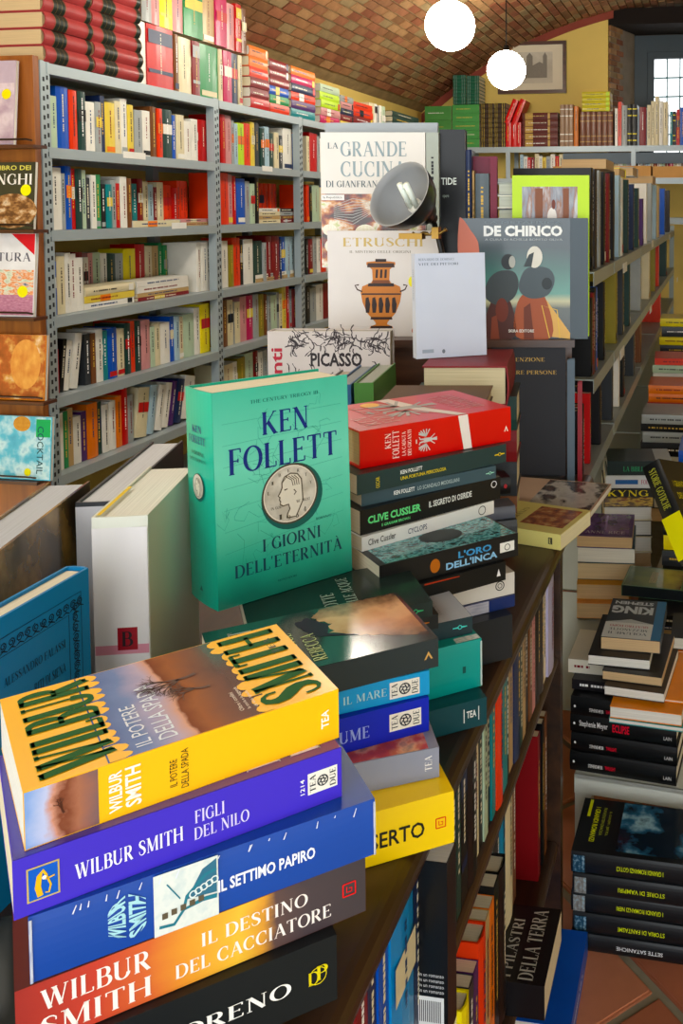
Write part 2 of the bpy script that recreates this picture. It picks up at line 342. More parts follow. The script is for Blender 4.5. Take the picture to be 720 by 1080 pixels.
def up_book(o, foot, N, H, lean=0):
    """stand a plain book, spine facing direction N; foot = spine corner, thickness runs to z x N"""
    N = V(N).normalized(); Zd = ZZ.cross(N); l = math.radians(lean); up = ZZ * math.cos(l) - Zd * math.sin(l); Z2 = Zd * math.cos(l) + ZZ * math.sin(l)
    o.matrix_world = tfm(V(foot) + up * H, -up, Z2); return o
def lay_book(o, corner, yaw):
    """lay a plain book: corner = near-left bottom corner of the spine, yaw = direction of the spine"""
    a = math.radians(yaw); o.matrix_world = tfm(V(corner), (math.cos(a), math.sin(a), 0), (0, 0, 1)); return o
ORD = 'first second third fourth fifth sixth seventh eighth ninth tenth eleventh twelfth thirteenth fourteenth fifteenth sixteenth seventeenth eighteenth nineteenth twentieth'.split()
def ordn(i): return ORD[i] if i < 20 else 'twenty-' + ORD[i - 20] if i < 29 else 'thirtieth' if i == 29 else 'thirty-' + ORD[i - 30] if i < 39 else 'fortieth' if i == 39 else 'forty-' + ORD[i - 40]

# ------------------------------------------------------------------ setting
GREYM = M('a3b0b6', .42, .05, 5, metal=.25); DARKW = WOOD('1e120a', '432a18', .38, 1, 1.0, .1); BROWNW = WOOD('7a3f14', 'a5601f', .4, 2)
def struct(o): o['kind'] = 'structure'; return o
# floor: terracotta tiles with wide pale joints, individually laid where the photograph shows them
fl = struct(box('floor', (-2.6, -1.6, -.06), (2.8, 8.2, -.008), M('8f8874', .8, .15, 30, .3)))
tm = [M(c, .45, .22, 9, .25) for c in ('bc7858', 'b06c4e', 'c48464', 'a56246')]
A0 = pz(695, 1045, 0); ta = math.atan2((pz(650, 1010, 0) - pz(715, 1080, 0)).y, (pz(650, 1010, 0) - pz(715, 1080, 0)).x)
tu = V((math.cos(ta), math.sin(ta), 0)); tv = V((-math.sin(ta), math.cos(ta), 0)); TL, TW_, J = .34, .30, .018
tmesh = []
for k in range(4):
    mb = MB(); mb.box((J / 2, J / 2, -.02), (TL - J / 2, TW_ - J / 2, -.003)); mb.box((J / 2 + .004, J / 2 + .004, -.003), (TL - J / 2 - .004, TW_ - J / 2 - .004, 0)); o = mb.build('tile', tm[k]); tmesh.append(o.data); bpy.data.objects.remove(o)
for j in range(-9, 10):
    for i in range(-8, 8):
        P = A0 + tu * ((i + .5 * (j % 2)) * TL) + tv * (j * TW_)
        if -.5 < P.x < 1.3 and .6 < P.y < 3.2:
            o = link(bpy.data.objects.new('tile', random.choice(tmesh)), fl); o.location = (P.x, P.y, random.uniform(-.0012, .0008)); o.rotation_euler = (0, 0, ta)
# vault: mortar shell and bricks
VC = (-.1, -.54); VR = 3.6
mb = MB(); n = 40; a0, a1 = math.radians(-53), math.radians(52)
for k in range(n + 1):
    a = a0 + (a1 - a0) * k / n
    for r, in ((VR + .012,), (VR + .14,)):
        for y in (-1.6, 8.2): mb.v.append((VC[0] + r * math.sin(a), y, VC[1] + r * math.cos(a)))
for k in range(n):
    b = 4 * k; mb.f += [(b, b + 1, b + 5, b + 4), (b + 2, b + 6, b + 7, b + 3)]; mb.m += [0, 0]
ceil = struct(mb.build('ceiling', M('8a7450', .9, .3, 12, .5)))
bm_ = [M(c, .85, .3, 18, .5) for c in ('8c6040', '9a6e48', '7c5636', 'a07a52', '844e34', '8e7854', '946042')]
stock = []
for k in range(14):
    mb = MB(); l = .135; d = random.uniform(-.003, .003)
    mb.box((-.026 + random.uniform(-.002, .002), 0, -.03), (.026, l, d)); o = mb.build('brick', bm_[k % 7]); stock.append(o.data); bpy.data.objects.remove(o)
cand = []; da = .062 / VR; row = 0
a = math.radians(-46)
while a < math.radians(13):
    y = 2.2 + (.073 if row % 2 else 0)
    while y < 8.0:
        P = V((VC[0] + VR * math.sin(a), y, VC[1] + VR * math.cos(a)))
        if not (P.x < -2.4): 
            q = P + V((0, .12, 0)) - CAM; dpt = q.dot(FW); u = X0 + FPX * q.dot(RT) / dpt; v = Y0 - FPX * q.dot(UP) / dpt
            cand.append((0 if (150 < u < 760 and -40 < v < 130) else 1, dpt, a, P))
        y += .146
    a += da; row += 1
cand.sort(key=lambda c: (c[0], c[1]))
rest = MB()
for i, (out, dpt, a, P) in enumerate(cand):
    R = Matrix.Translation(P) @ Matrix.Rotation(a, 4, 'Y') @ Matrix.Rotation(math.pi, 4, 'Z') @ Matrix.Translation((0, -.245, 0)) @ Matrix.Rotation(math.pi, 4, 'Y')
    # local z of the brick points out of the room; its lower face is the one seen
    R = Matrix.Translation(P) @ Matrix.Rotation(a, 4, 'Y')
    if i < 300:
        o = link(bpy.data.objects.new('brick', random.choice(stock)), ceil); o.matrix_world = R @ Matrix.Diagonal((1, 1, -1, 1))
    else:
        rest.box((-.026, 0, -random.uniform(.001, .006)), (.026, .135, .03), random.randrange(7), R)
o = rest.build('brick', bm_, ceil); o['kind'] = 'stuff'
# walls
yel = M('e2c87c', .85, .07, 3, .2)
def arch(x, r=VR): return VC[1] + math.sqrt(max(0, r * r - (x - VC[0]) ** 2))
YB = 7.55; XR = -.885
mb = MB(); xs = [-2.47 + (XR + 2.47) * i / 24 for i in range(25)]
for i in range(24):
    x0, x1 = xs[i], xs[i + 1]
    vs = [(x0, YB, 0), (x1, YB, 0), (x1, YB, arch(x1) + .02), (x0, YB, arch(x0) + .02), (x0, YB + .3, 0), (x1, YB + .3, 0), (x1, YB + .3, arch(x1) + .02), (x0, YB + .3, arch(x0) + .02)]
    mb.add(vs, [(0, 1, 2, 3), (5, 4, 7, 6), (1, 5, 6, 2), (4, 0, 3, 7), (3, 2, 6, 7)])
wb = struct(mb.build('wall_back', yel))
mb = MB()
for i in range(40):
    x0, x1 = -2.5 + 1.66 * i / 40, -2.5 + 1.66 * (i + 1) / 40
    r0 = VR - .06
    vs = [(x, YB - .012 + d, VC[1] + math.sqrt(r * r - (x - VC[0]) ** 2)) for d in (0, .03) for x, r in ((x0, r0), (x1, r0), (x1, VR), (x0, VR))]
    mb.add(vs, [(0, 1, 2, 3), (0, 4, 5, 1), (7, 3, 2, 6)])
struct(mb.build('trim_1', M('8a4438', .7, .12, 6), None))
struct(box('wall_left', (-2.62, 2.61, 0), (-2.47, YB + .3, 2.3), yel))
struct(box('wall_left_near', (-3.05, -1.6, 0), (-2.93, 2.75, 1.75), yel)); struct(box('wall_left_return', (-2.93, 2.62, 0), (-2.625, 2.75, 2.1), yel))
struct(box('wall_right', (2.6, -1.6, 0), (2.75, YB + .5, 2.1), yel))
# brick reveal and splayed niche of the window
wn = struct(box('wall_niche', (XR - .02, YB + .3, 0), (XR + .0, YB + .42, 2.95), M('7f6c52', .9, .3, 10, .4)))
mb = MB(); p0 = V((XR + .012, YB + .02, 0)); p1 = V((-.71, YB + .46, 0)); d = (p1 - p0)
mb.add([p0, p1, p1 + V((-.2, .02, 0)), p0 + V((-.012, .1, 0))] + [q + ZZ * 2.93 for q in (p0, p1, p1 + V((-.2, .02, 0)), p0 + V((-.012, .1, 0)))], [(0, 1, 5, 4), (1, 2, 6, 5), (2, 3, 7, 6), (3, 0, 4, 7), (4, 5, 6, 7)])
struct(mb.build('wall_reveal', M('8b8074', .9, .3, 7, .5)))
wr = bpy.data.objects['wall_reveal']; dn = d.normalized(); nn = V((dn.y, -dn.x, 0))
for r in range(26):
    z = 1.75 + r * .047; L = .12 if r % 2 else .06
    s = 0
    while s < (.19 if r % 2 else .17) - .02:
        mb = MB(); X = Matrix(((dn.x, nn.x, 0, p0.x), (dn.y, nn.y, 0, p0.y), (0, 0, 1, 0), (0, 0, 0, 1)))
        mb.box((s, -.02, z), (s + L - .008, random.uniform(.004, .012), z + .039), 0, X); mb.build('brick', random.choice(bm_), wr); s += L; L = .12
struct(box('beam_lintel', (XR, YB + .01, 2.87), (1.1, YB + .5, 3.0), M('1c1512', .9, .2, 6, .4)))
struct(box('wall_niche_bottom', (XR + .02, YB + .42, 0), (1.1, YB + .62, 1.75), yel))
struct(box('wall_niche_top', (XR + .02, YB + .545, 2.80), (1.1, YB + .62, 2.95), M('6b6258', .9, .25, 8, .4)))
struct(box('wall_back_right', (1.1, YB, 0), (2.6, YB + .3, 3.0), yel))
# window
FRM = M('39454d', .45, .08, 8); wy = YB + .47
mb = MB()
mb.box((-.78, wy, 1.75), (-.60, wy + .07, 2.86)).box((.55, wy, 1.75), (.65, wy + .07, 2.80)).box((-.6, wy, 2.72), (.55, wy + .07, 2.86)).box((-.6, wy, 1.75), (.55, wy + .07, 1.80))
win = struct(mb.build('window_1', FRM))
mb = MB(); sx0, sx1, sz0, sz1 = -.601, .551, 1.80, 2.721
mb.box((sx0, wy + .012, sz0), (sx0 + .06, wy + .055, sz1)).box((sx1 - .06, wy + .012, sz0), (sx1, wy + .055, sz1)).box((sx0 + .06, wy + .012, sz1 - .06), (sx1 - .06, wy + .055, sz1)).box((sx0 + .06, wy + .012, sz0), (sx1 - .06, wy + .055, sz0 + .05))
mb.build('window_sash', FRM, win)
tl = M('4d7d80', .5, .1)
for k in range(1, 9): box('window_muntin', (sx0 + .06 + k * .111 - .006, wy + .02, sz0 + .05), (sx0 + .06 + k * .111 + .006, wy + .04, sz1 - .06), tl, win)
for k in range(1, 5): box('window_muntin', (sx0 + .06, wy + .018, sz1 - .06 - k * .162 - .006), (sx1 - .06, wy + .042, sz1 - .06 - k * .162 + .006), tl, win)
g = bpy.data.materials.new('glass'); g.use_nodes = True; b = g.node_tree.nodes['Principled BSDF']; b.inputs['Transmission Weight'].default_value = 1; b.inputs['Roughness'].default_value = .02; b.inputs['IOR'].default_value = 1.02
box('window_pane', (sx0 + .05, wy + .028, sz0 + .04), (sx1 - .05, wy + .031, sz1 - .05), g, win)
mb = MB().box((-.61, wy - .03, 2.075), (-.50, wy - .015, 2.095)).box((-.61, wy - .015, 2.06), (-.585, wy + .01, 2.11)); mb.build('window_handle', M('1d1f22', .4), win)

# ------------------------------------------------------------------ picture, pendant lamps
pf = empty('framed_print', (0, 0, 0)); tag(pf, 'brown framed engraving of a towered building hanging on the yellow end wall', 'picture')
a = pyp(525, 45, YB - .02); b = pyp(597, 98, YB - .02); x0, x1, z1, z0 = a.x, b.x, a.z, b.z; fw = .028; yy = YB - .035
mb = MB().box((x0, yy, z0), (x1, YB - .002, z0 + fw)).box((x0, yy, z1 - fw), (x1, YB - .002, z1)).box((x0, yy, z0 + fw), (x0 + fw, YB - .002, z1 - fw)).box((x1 - fw, yy, z0 + fw), (x1, YB - .002, z1 - fw))
mb.build('frame', WOOD('3a1e12', '5e3520', .35, 0), pf)
box('mount', (x0 + fw, YB - .02, z0 + fw), (x1 - fw, YB - .003, z1 - fw), M('e4dac4', .6, .03), pf)
F = (V((x0, YB - .0205, z0)), V((1, 0, 0)), ZZ, V((0, -1, 0))); W_, H_ = x1 - x0, z1 - z0
quad(pf, F, W_ * .3, H_ * .2, W_ * .5, H_ * .6, RAMP([(0, 'cfc6b2'), (.5, 'bdb5a4'), (1, 'd8d0bf')], 'Z', .3, 8), 'engraving')
for k, (u, v, ww, hh) in enumerate(((.42, .3, .09, .42), (.51, .3, .2, .24), (.66, .3, .06, .42), (.36, .28, .06, .2))):
    poly(pf, F, [(W_ * u, H_ * v), (W_ * (u + ww), H_ * v), (W_ * (u + ww), H_ * (v + hh)), (W_ * (u + ww / 2), H_ * (v + hh + .07)), (W_ * u, H_ * (v + hh))], RAMP([(0, '4c4842'), (.5, '8b857a'), (1, '5a554d')], 'N', .5, 14), 'engraving', .0006 + k * .0002)
gl = emit('fff6e4', GLOBE_STRENGTH)
gsurf = None
def globe(y, lab, d, z):
    x = -1.325; r_ = empty('globe_pendant_lamp', (x, y, z)); tag(r_, lab, 'lamp', None)
    mb = MB(); n = 16; prof = [(max(.0001, d * math.sin(math.pi * i / n)), d * -math.cos(math.pi * i / n)) for i in range(n + 1)]; mb.lathe(prof, 32)
    mb.build('globe', gl, r_, True)
    MB().lathe([(0.0001, d + .035), (.018, d + .033), (.02, d - .006), (.045, d - .012), (.045, d - .022)], 20).build('collar', M('1c1c1e', .4, metal=.3), r_, True)
    MB().tube([(0, 0, d + .03), (0, 0, arch(x) - z - .005)], .004).build('cord', M('141414', .6), r_)
    MB().lathe([(.0001, arch(x) - z - .045), (.04, arch(x) - z - .03), (.045, arch(x) - z + .0)], 20).build('ceiling_rose', M('1c1c1e', .4), r_, True)
g1 = pfw(477, 27, 4.66); g2 = pfw(533, 74, 5.9)
globe(g1.y, 'nearer and larger white globe lamp hanging on a black cord', .125, g1.z)
globe(g2.y, 'farther white globe lamp hanging before the framed print', .123, g2.z)
for y, lab in ((3.1, 'white globe lamp hanging third from the end wall, above the metal shelves'), (1.75, 'white globe lamp hanging fourth from the end wall, above the book table'), (.4, 'white globe lamp hanging fifth from the end wall, nearest the entrance')): globe(y, lab, .125, 2.29)

# ------------------------------------------------------------------ grey metal shelving on the left
XF = -2.09; DEP = .32
LZ = [1.83, 1.565, 1.30, 1.022, .762, .505, .24, .06]
posts = [2.61, 3.63, 4.43, 5.3, 6.2]
ms = empty('metal_shelving', (XF, 2.61, 0)); tag(ms, 'tall grey slotted metal shelving full of books along the left wall', 'shelving')
def lp(x, y, z): return (x - XF, y - 2.61, z)
hole = M('22262a', .6)
for i, y in enumerate(posts):
    for xx in (XF - .035, XF - DEP):
        y0 = y - .02 if i else y - .005
        mb = MB(); mb.box(lp(xx, y0, 0), lp(xx + .035, y0 + .04, 1.835)); p = mb.build('post', GREYM, ms)
        if xx > XF - .1 and i < 3:
            hb = MB(); z = .03
            while z < 1.8: hb.box(lp(XF - .0005, y0 + .008, z), lp(XF + .0006, y0 + .016, z + .014)); hb.box(lp(XF - .0005, y0 + .024, z + .006), lp(XF + .0006, y0 + .032, z + .02)); z += .03
            o = hb.build('slot', hole, p); o['kind'] = 'stuff'
for i in range(4):
    ya, yb = posts[i] + .0, posts[i + 1] - .0
    for z in LZ:
        mb = MB(); mb.box(lp(XF - DEP, ya + .035, z - .004), lp(XF - .036, yb - .02, z)); mb.box(lp(XF - .038, ya + .022, z - .034), lp(XF + .002, yb + .0 - .02, z)); mb.box(lp(XF - DEP, ya + .035, z - .034), lp(XF - DEP + .003, yb - .02, z))
        mb.build('shelf', GREYM, ms)
WHT = M('e8e8e4', .5, .02)
for (px, py, wd) in ((142, 164, .13), (189, 238, .1), (282, 178, .1)):
    P = pxp(px, py, XF + .0035); mb = MB().box((P.x - XF - .001, P.y - wd / 2 - 2.61, P.z - .012), (P.x - XF, P.y + wd / 2 - 2.61, P.z + .012)); mb.build('shelf_label', WHT, ms)
import re
def yat(px, py, x=XF - .037): return pxp(px, py, x).y
CNT = {}
def left_row(spec, z, cx, cy, s, start, bay, shelfname, back=0, gapy=None):
    """spec tokens: colour letter, crop pixel where the book ends, hNN height in cm, then / lean"""
    py = 1.0; prev = None; key = (z, bay)
    pymid = {1.565: 130, 1.30: 205, 1.022: 280, .762: 355, .505: 430}[z]
    x = start
    for tk in spec.split():
        m = re.match(r'([a-zA-Z_])(\d+)(?:h([\d.]+))?(/-?\d+)?(\*\d)?', tk); c, e = m.group(1), int(m.group(2))
        ya = yat(cx + x / s, pymid); yb = yat(cx + e / s, pymid); x = e
        for p_ in posts:   # keep clear of the uprights
            if ya < p_ + .022 and yb > p_ - .022:
                pass
        if c == '_': continue
        k = CNT[key] = CNT.get(key, 0) + 1
        h = float(m.group(3) or random.uniform(15.5, 18)) / 100 + .006; T = max(.006, yb - ya - .0012); lean = int(m.group(4)[1:]) if m.group(4) else 0
        W = min(random.uniform(.11, .14) if h < .19 else .15, .235 - back); T *= math.cos(math.radians(lean))
        deco = int(m.group(5)[1:]) if m.group(5) else random.choice((0, 0, 0, 0, 0, 1, 4))
        o = plain_book(h, W, T, c, deco, random.choice((CREAM, WHP)))
        ln = math.radians(lean); 
        up_book(o, (XF - .040 - back - random.uniform(0, .008), ya + (h * math.sin(ln) if lean > 0 else 0), z + .0008 + (0 if lean >= 0 else T * math.sin(-ln))), (1, 0, 0), h, lean)
        th = 'thick' if T > .05 else 'slim' if T < .028 else 'medium'
        tag(o, f'{th} {COL[c][1]} book, {ordn(k - 1)} from the left, {shelfname} shelf of {("first", "second", "third")[bay]} metal bay', 'book', f'books standing on the grey metal shelving')
R = {}
left_row('c55h18 e78h16.5 b125h20 x155h19.5 G185h19.5*1 w222h16.5 s245h17 B262h19.5 y300h17.5 c322h18.5 w347h19.8 y370h18 s400h16.5 w432h16.8 n455h18.8 x475h18.5*1 G512h18.6*1 b530h17 c560h17.5 w588h15.5 w612h16.8*1 r645h17 w672h16.5 R692h17.5', 1.565, 40, 80, 3.6, 42, 0, 'highest')
left_row('w97h19.8 s112h18 b135h20.5 r150h19.8 G174h19.8*1 e190h19.5 K206h17 w225h18 g245h18.3 k262h15 t285h15 s305h16.5 r320h15.5 w345h18 n365h17.5', 1.30, 40, 165, 3.6, 45, 0, 'second')
left_row('r400h17.5 c420h15.5 w445h16.5 t462h16 R482h18 c500h17 q525h16 R536h15 c560h17 x590h16 r607h15 x618h18 x630h18 x640h18 x650h18', 1.30, 40, 165, 3.6, 366, 0, 'second', .09)
left_row('b73h17 c104h18.5 w128h19.5 w150h19 w180h17.5', 1.022, 40, 240, 3.6, 54, 0, 'third')
left_row('R196h19 w216h17 O242h17.5 c262h17 R300h18.5 w318h16.5 p336h18 e364h18 w386h17.5 G418h17 s446h17 Y490h18.5 r527h20 c551h19 a577h19 g590h20 g605h19', 1.022, 40, 240, 3.6, 182, 0, 'third', .13)
left_row('w625h20 w645h20 w662h20', 1.022, 40, 240, 3.6, 607, 0, 'third')
left_row('r82h14 k98h17/-8 w122h16/-9 w150h18/-10 ', .762, 40, 310, 3.6, 66, 0, 'fourth')
left_row('K207h17 n224h17 w250h18 t270h17 b305h17.5 c335h16.5 G358h18*1 x375h18.5 G397h18*1 p430h18 e446h15 c470h16 w506h15.5 b521h17.5 q541h17 c560h16.5 e600h17 w622h19 Y656h20', .762, 40, 310, 3.6, 186, 0, 'fourth')
left_row('w100h18.5 g118h18.5 a140h19 w170h15.5 u190h16.5 o230h18.5 G250h18*1 w276h16.5 w300h17 o325h18 r348h20 s372h17 c415h18/-9 q440h18/-11', .505, 40, 390, 3.6, 56, 0, 'fifth')
left_row('w474h17/-13 w500h17/-13 u520h17/-13 B545h17/-13 w585h17/-13', .505, 40, 390, 3.6, 446, 0, 'fifth')
left_row('r105h21 p141h21 s155h19 q174h18 l213h18.5 x251h19 y273h20 K306h20 G331h18 q358h19 G386h16.5*1 c411h17 K436h16 w490h20 b516h18', 1.565, 220, 100, 5.54, 76, 1, 'highest')
left_row('c590h18 r636h20/-3 s650h19 w690h18 B730h20 c770h19 R820h18 g860h19', 1.565, 220, 100, 5.54, 572, 2, 'highest')
left_row('x121h22 p150h21.5 r171h21 b220h20 s251h19 e277h18 k299h21', 1.30, 220, 175, 5.54, 76, 1, 'second')
left_row('m370h19 b380h18 l413h18 x440h19 x466h19 x490h19 x510h19', 1.30, 220, 175, 5.54, 300, 1, 'second', .1)
left_row('x590h19 k608h18 e650h19 c700h18 b750h19 R800h19 s850h18', 1.30, 220, 175, 5.54, 572, 2, 'second')
left_row('w121h20 O151h18 x196h21 k213h20 w266h20 G322h19 s342h18 R377h21 R420h21 B431h19 b456h20 q485h20 q510h20', 1.022, 220, 235, 5.54, 76, 1, 'third')
left_row('k592h18 R616h18 s641h19 w665h19 x690h18 w730h18 O780h19 G830h18', 1.022, 220, 235, 5.54, 572, 2, 'third')
left_row('n116h20 c151h19.5 s161h18 c196h18 p233h20 m271h20 s301h20 O336h19.5 n356h19 s371h18 e406h18 s421h19 c436h18 y461h21 r481h21 s493h19 R521h19 b546h19', .762, 220, 235, 5.54, 82, 1, 'fourth')
left_row('k600h19 s640h18 w680h19 R730h19 G780h18', .762, 220, 235, 5.54, 572, 2, 'fourth')
left_row('c150h17 w180h17 O225h18 e276h19 R300h19 w325h18 s360h18 b400h18', .505, 220, 235, 5.54, 88, 1, 'fifth')
# books lying in front on the shelves
def lay_left(px0, px1, py, z0, cols, T, W, lab, shelf, xoff=.0, leads=None):
    ya = yat(px0, py); yb = yat(px1, py); z = z0 + .0008
    for i, c in enumerate(cols):
        t = T[i] if isinstance(T, (list, tuple)) else T; j = random.uniform(-.006, .006)
        o = plain_book(yb - ya - .008, W, t - .0008, c, random.choice((0, 1, 4)), random.choice((CREAM, WHP)))
        lay_book(o, (XF - .04 + xoff - abs(j), ya + .004 + j * .5, z), 90); z += t
        tag(o, f'{COL[c][1] if len(c) == 1 else lab[1]} book, {ordn(i)} from the bottom, {lab[0]}', 'book', 'books laid flat in piles on the shelving')
lay_left(141, 191, 235, 1.30, 'c', .024, .07, ('low pile on second metal shelf, first bay', ''), 2)
lay_left(192, 226, 235, 1.30, 'ap', .014, .07, ('double pile on second metal shelf, first bay', ''), 2)
lay_left(90, 144, 300, 1.022, 'wyc', (.022, .024, .03), .11, ('left pile on third metal shelf, first bay', ''), 3)
lay_left(145, 200, 290, 1.022, 'Raww', (.014, .016, .024, .022), .11, ('right pile on third metal shelf, first bay', ''), 3)
lay_left(274, 297, 230, 1.30, 'cacw', .018, .09, ('cream pile on second metal shelf, second bay', ''), 3)
lay_left(297, 312, 230, 1.30, 'Rnsk', .018, .09, ('dark pile on second metal shelf, second bay', ''), 3)
lay_left(270, 311, 285, 1.022, 'aw', .018, .09, ('pile on third metal shelf, second bay', ''), 3)
# ---- on top of the metal shelving
def leather(n_, ya, yb, col, k, lab, acc='k', T=.054, W=.25, z=1.832, x=XF - .0):
    o = plain_book(yb - ya - .006, W, T - .001, col, 2, 'cbb083', True, 'leather_bound_book', acc)
    lay_book(o, (x - .012 + random.uniform(-.004, .004), ya + .003, z + k * T), 90); tag(o, lab, 'book', 'bound volumes piled on top of the metal shelving'); return o
LEATH = '9c3436'
def yt(px): return yat(px, 85, XF - .01)
for ci, (a_, b_, nm) in enumerate(((43, 94, 'near'), (94, 146, 'farther'))):
    ya, yb = yt(a_), yt(b_); L = yb - ya - .006; z = 1.832
    for k in range(6):
        T = .053; o = plain_book(L, .25, T - .001, LEATH, 0, 'cbb083', True, 'leather_bound_book'); tmp = o.data
        bpy.data.objects.remove(o)
        mb = MB(); add_cover(mb, L, .25, T - .001, .003, .012, 8, 0); mb.box((.003, .004, .003), (L - .003, .243, T - .004), 1)
        out, _i = cover_profile(T - .001, .25, .003, .0125, 8); sp = out[1:10]
        for (f0, f1) in ((.2, .44), (.9, .99)):
            vs = [(L * f, y_ - .0006, z_) for f in (f0, f1) for y_, z_ in sp]; n_ = len(sp); mb.add(vs, [(i, i + 1, n_ + i + 1, n_ + i) for i in range(n_ - 1)], 2)
        for f in (.19, .27, .36, .44, .89, .99):
            vs = [(L * ff, y_ - .0010, z_) for ff in (f, f + .008) for y_, z_ in sp]; n_ = len(sp); mb.add(vs, [(i, i + 1, n_ + i + 1, n_ + i) for i in range(n_ - 1)], 3)
        o = mb.build('leather_bound_book', [M(LEATH, .42, .15, 20, .2, coat=.2), PAGES('cbb083'), M('1d2420', .35), M('7d6a3a', .4, metal=.4)])
        lay_book(o, (XF - .002 + random.uniform(-.004, .004), ya + .003, z), 90); z += T
        tag(o, f'red leather volume with black bands, {ordn(k)} from the bottom of the {nm} red pile', 'book', 'red leather volumes with black spine bands')
def top_up(tokens, start, crop0, s, z, nm, tier):
    x = start
    for k, tk in enumerate(tokens.split()):
        m = re.match(r'([a-zA-Z]+|#[0-9a-f]{6})(\d+)h(\d+)', tk) if tk[0] != '#' else re.match(r'(#[0-9a-f]{6})_(\d+)h(\d+)', tk)
        c, e, h = m.group(1), int(m.group(2)), int(m.group(3)) / 100
        ya = yt(crop0 + x / s); yb = yt(crop0 + e / s); x = e
        o = plain_book(h, .16, max(.012, yb - ya - .0015), c if len(c) == 1 else c[1:], random.choice((0, 1, 3, 4)), CREAM, None)
        up_book(o, (XF - .012 - random.uniform(0, .01), ya, z + .001), (1, 0, 0), h)
        tag(o, f'{COL[c][1]} book, {ordn(k)} from the left in the {tier} row above the metal shelves', 'book', 'upright books on top of the metal shelving')
top_up('w120h23 r272h23 n300h22 c385h22 R430h22 g540h22 c562h22 m610h22 B650h22 c672h22', 44, 135, 5.54, 1.832, '', 'lower')
top_up('R92h18 s150h20 p200h20 Y276h20 p340h20 g450h22 a524h21 m588h21 p640h20 r672h21 n700h20', 34, 135, 5.54, 2.065, '', 'upper')
for nm, a_, b_, cols, T in (('orange', 257, 277.5, 'rRRxoo', .047), ('brown and blue', 278, 299, 'xgbRRR', .042), ('pink and navy', 301, 327, 'tuxBmo', .042), ('lime topped', 332, 353, 'mplle', .042), ('yellow based', 353, 367, 'yRBps', .036), ('orange red', 367, 388, 'RRxx', .042)):
    lay_left(a_, b_, 100, 1.832, list(cols), T, .2, (nm + ' pile above the metal shelves', ''), 0, .035)
top_up('c30h19 w45h19 s60h18 w75h19 e95h19', 0, 390, 5.54, 1.832, '', 'farthest')
lay_left(408.5, 437, 115, 1.832, list('GGGGG'), .036, .2, ('dark green pile above the metal shelves', ''), 0, .035)

# ------------------------------------------------------------------ magazine rack on the end of the shelving
rk = empty('magazine_rack', (XF - .4, 2.55, 0)); tag(rk, 'brown wooden magazine rack panel with narrow ledges at the left edge', 'rack')
def rp(x, y, z): return (x - XF + .4, y - 2.55, z)
xr = pyp(42, 200, 2.59).x
MB().box(rp(xr - .62, 2.575, .05), rp(xr, 2.60, 1.845)).build('back_panel', BROWNW, rk)
LW = WOOD('3a1a0c', '5c2d16', .4, 0)
mags = [(14, 63, 148, 36, 'b9a8b4', 'pink and grey food magazine with a yellow sticker on the highest ledge'), (35, 170, 238, 37, '3a3a2c', 'mushroom magazine with brown bowl on its cover, second ledge'),
        (35, 245, 331, 37, 'dfe0e4', 'white magazine with vegetables and red corner, third ledge'), (47, 352, 420, 47, 'c47a34', 'magazine with a bread-brown dish on its cover, fourth ledge'), (53, 438, 504, 40, '58b8d4', 'pale blue cocktail magazine with yellow sticker, lowest ledge')]
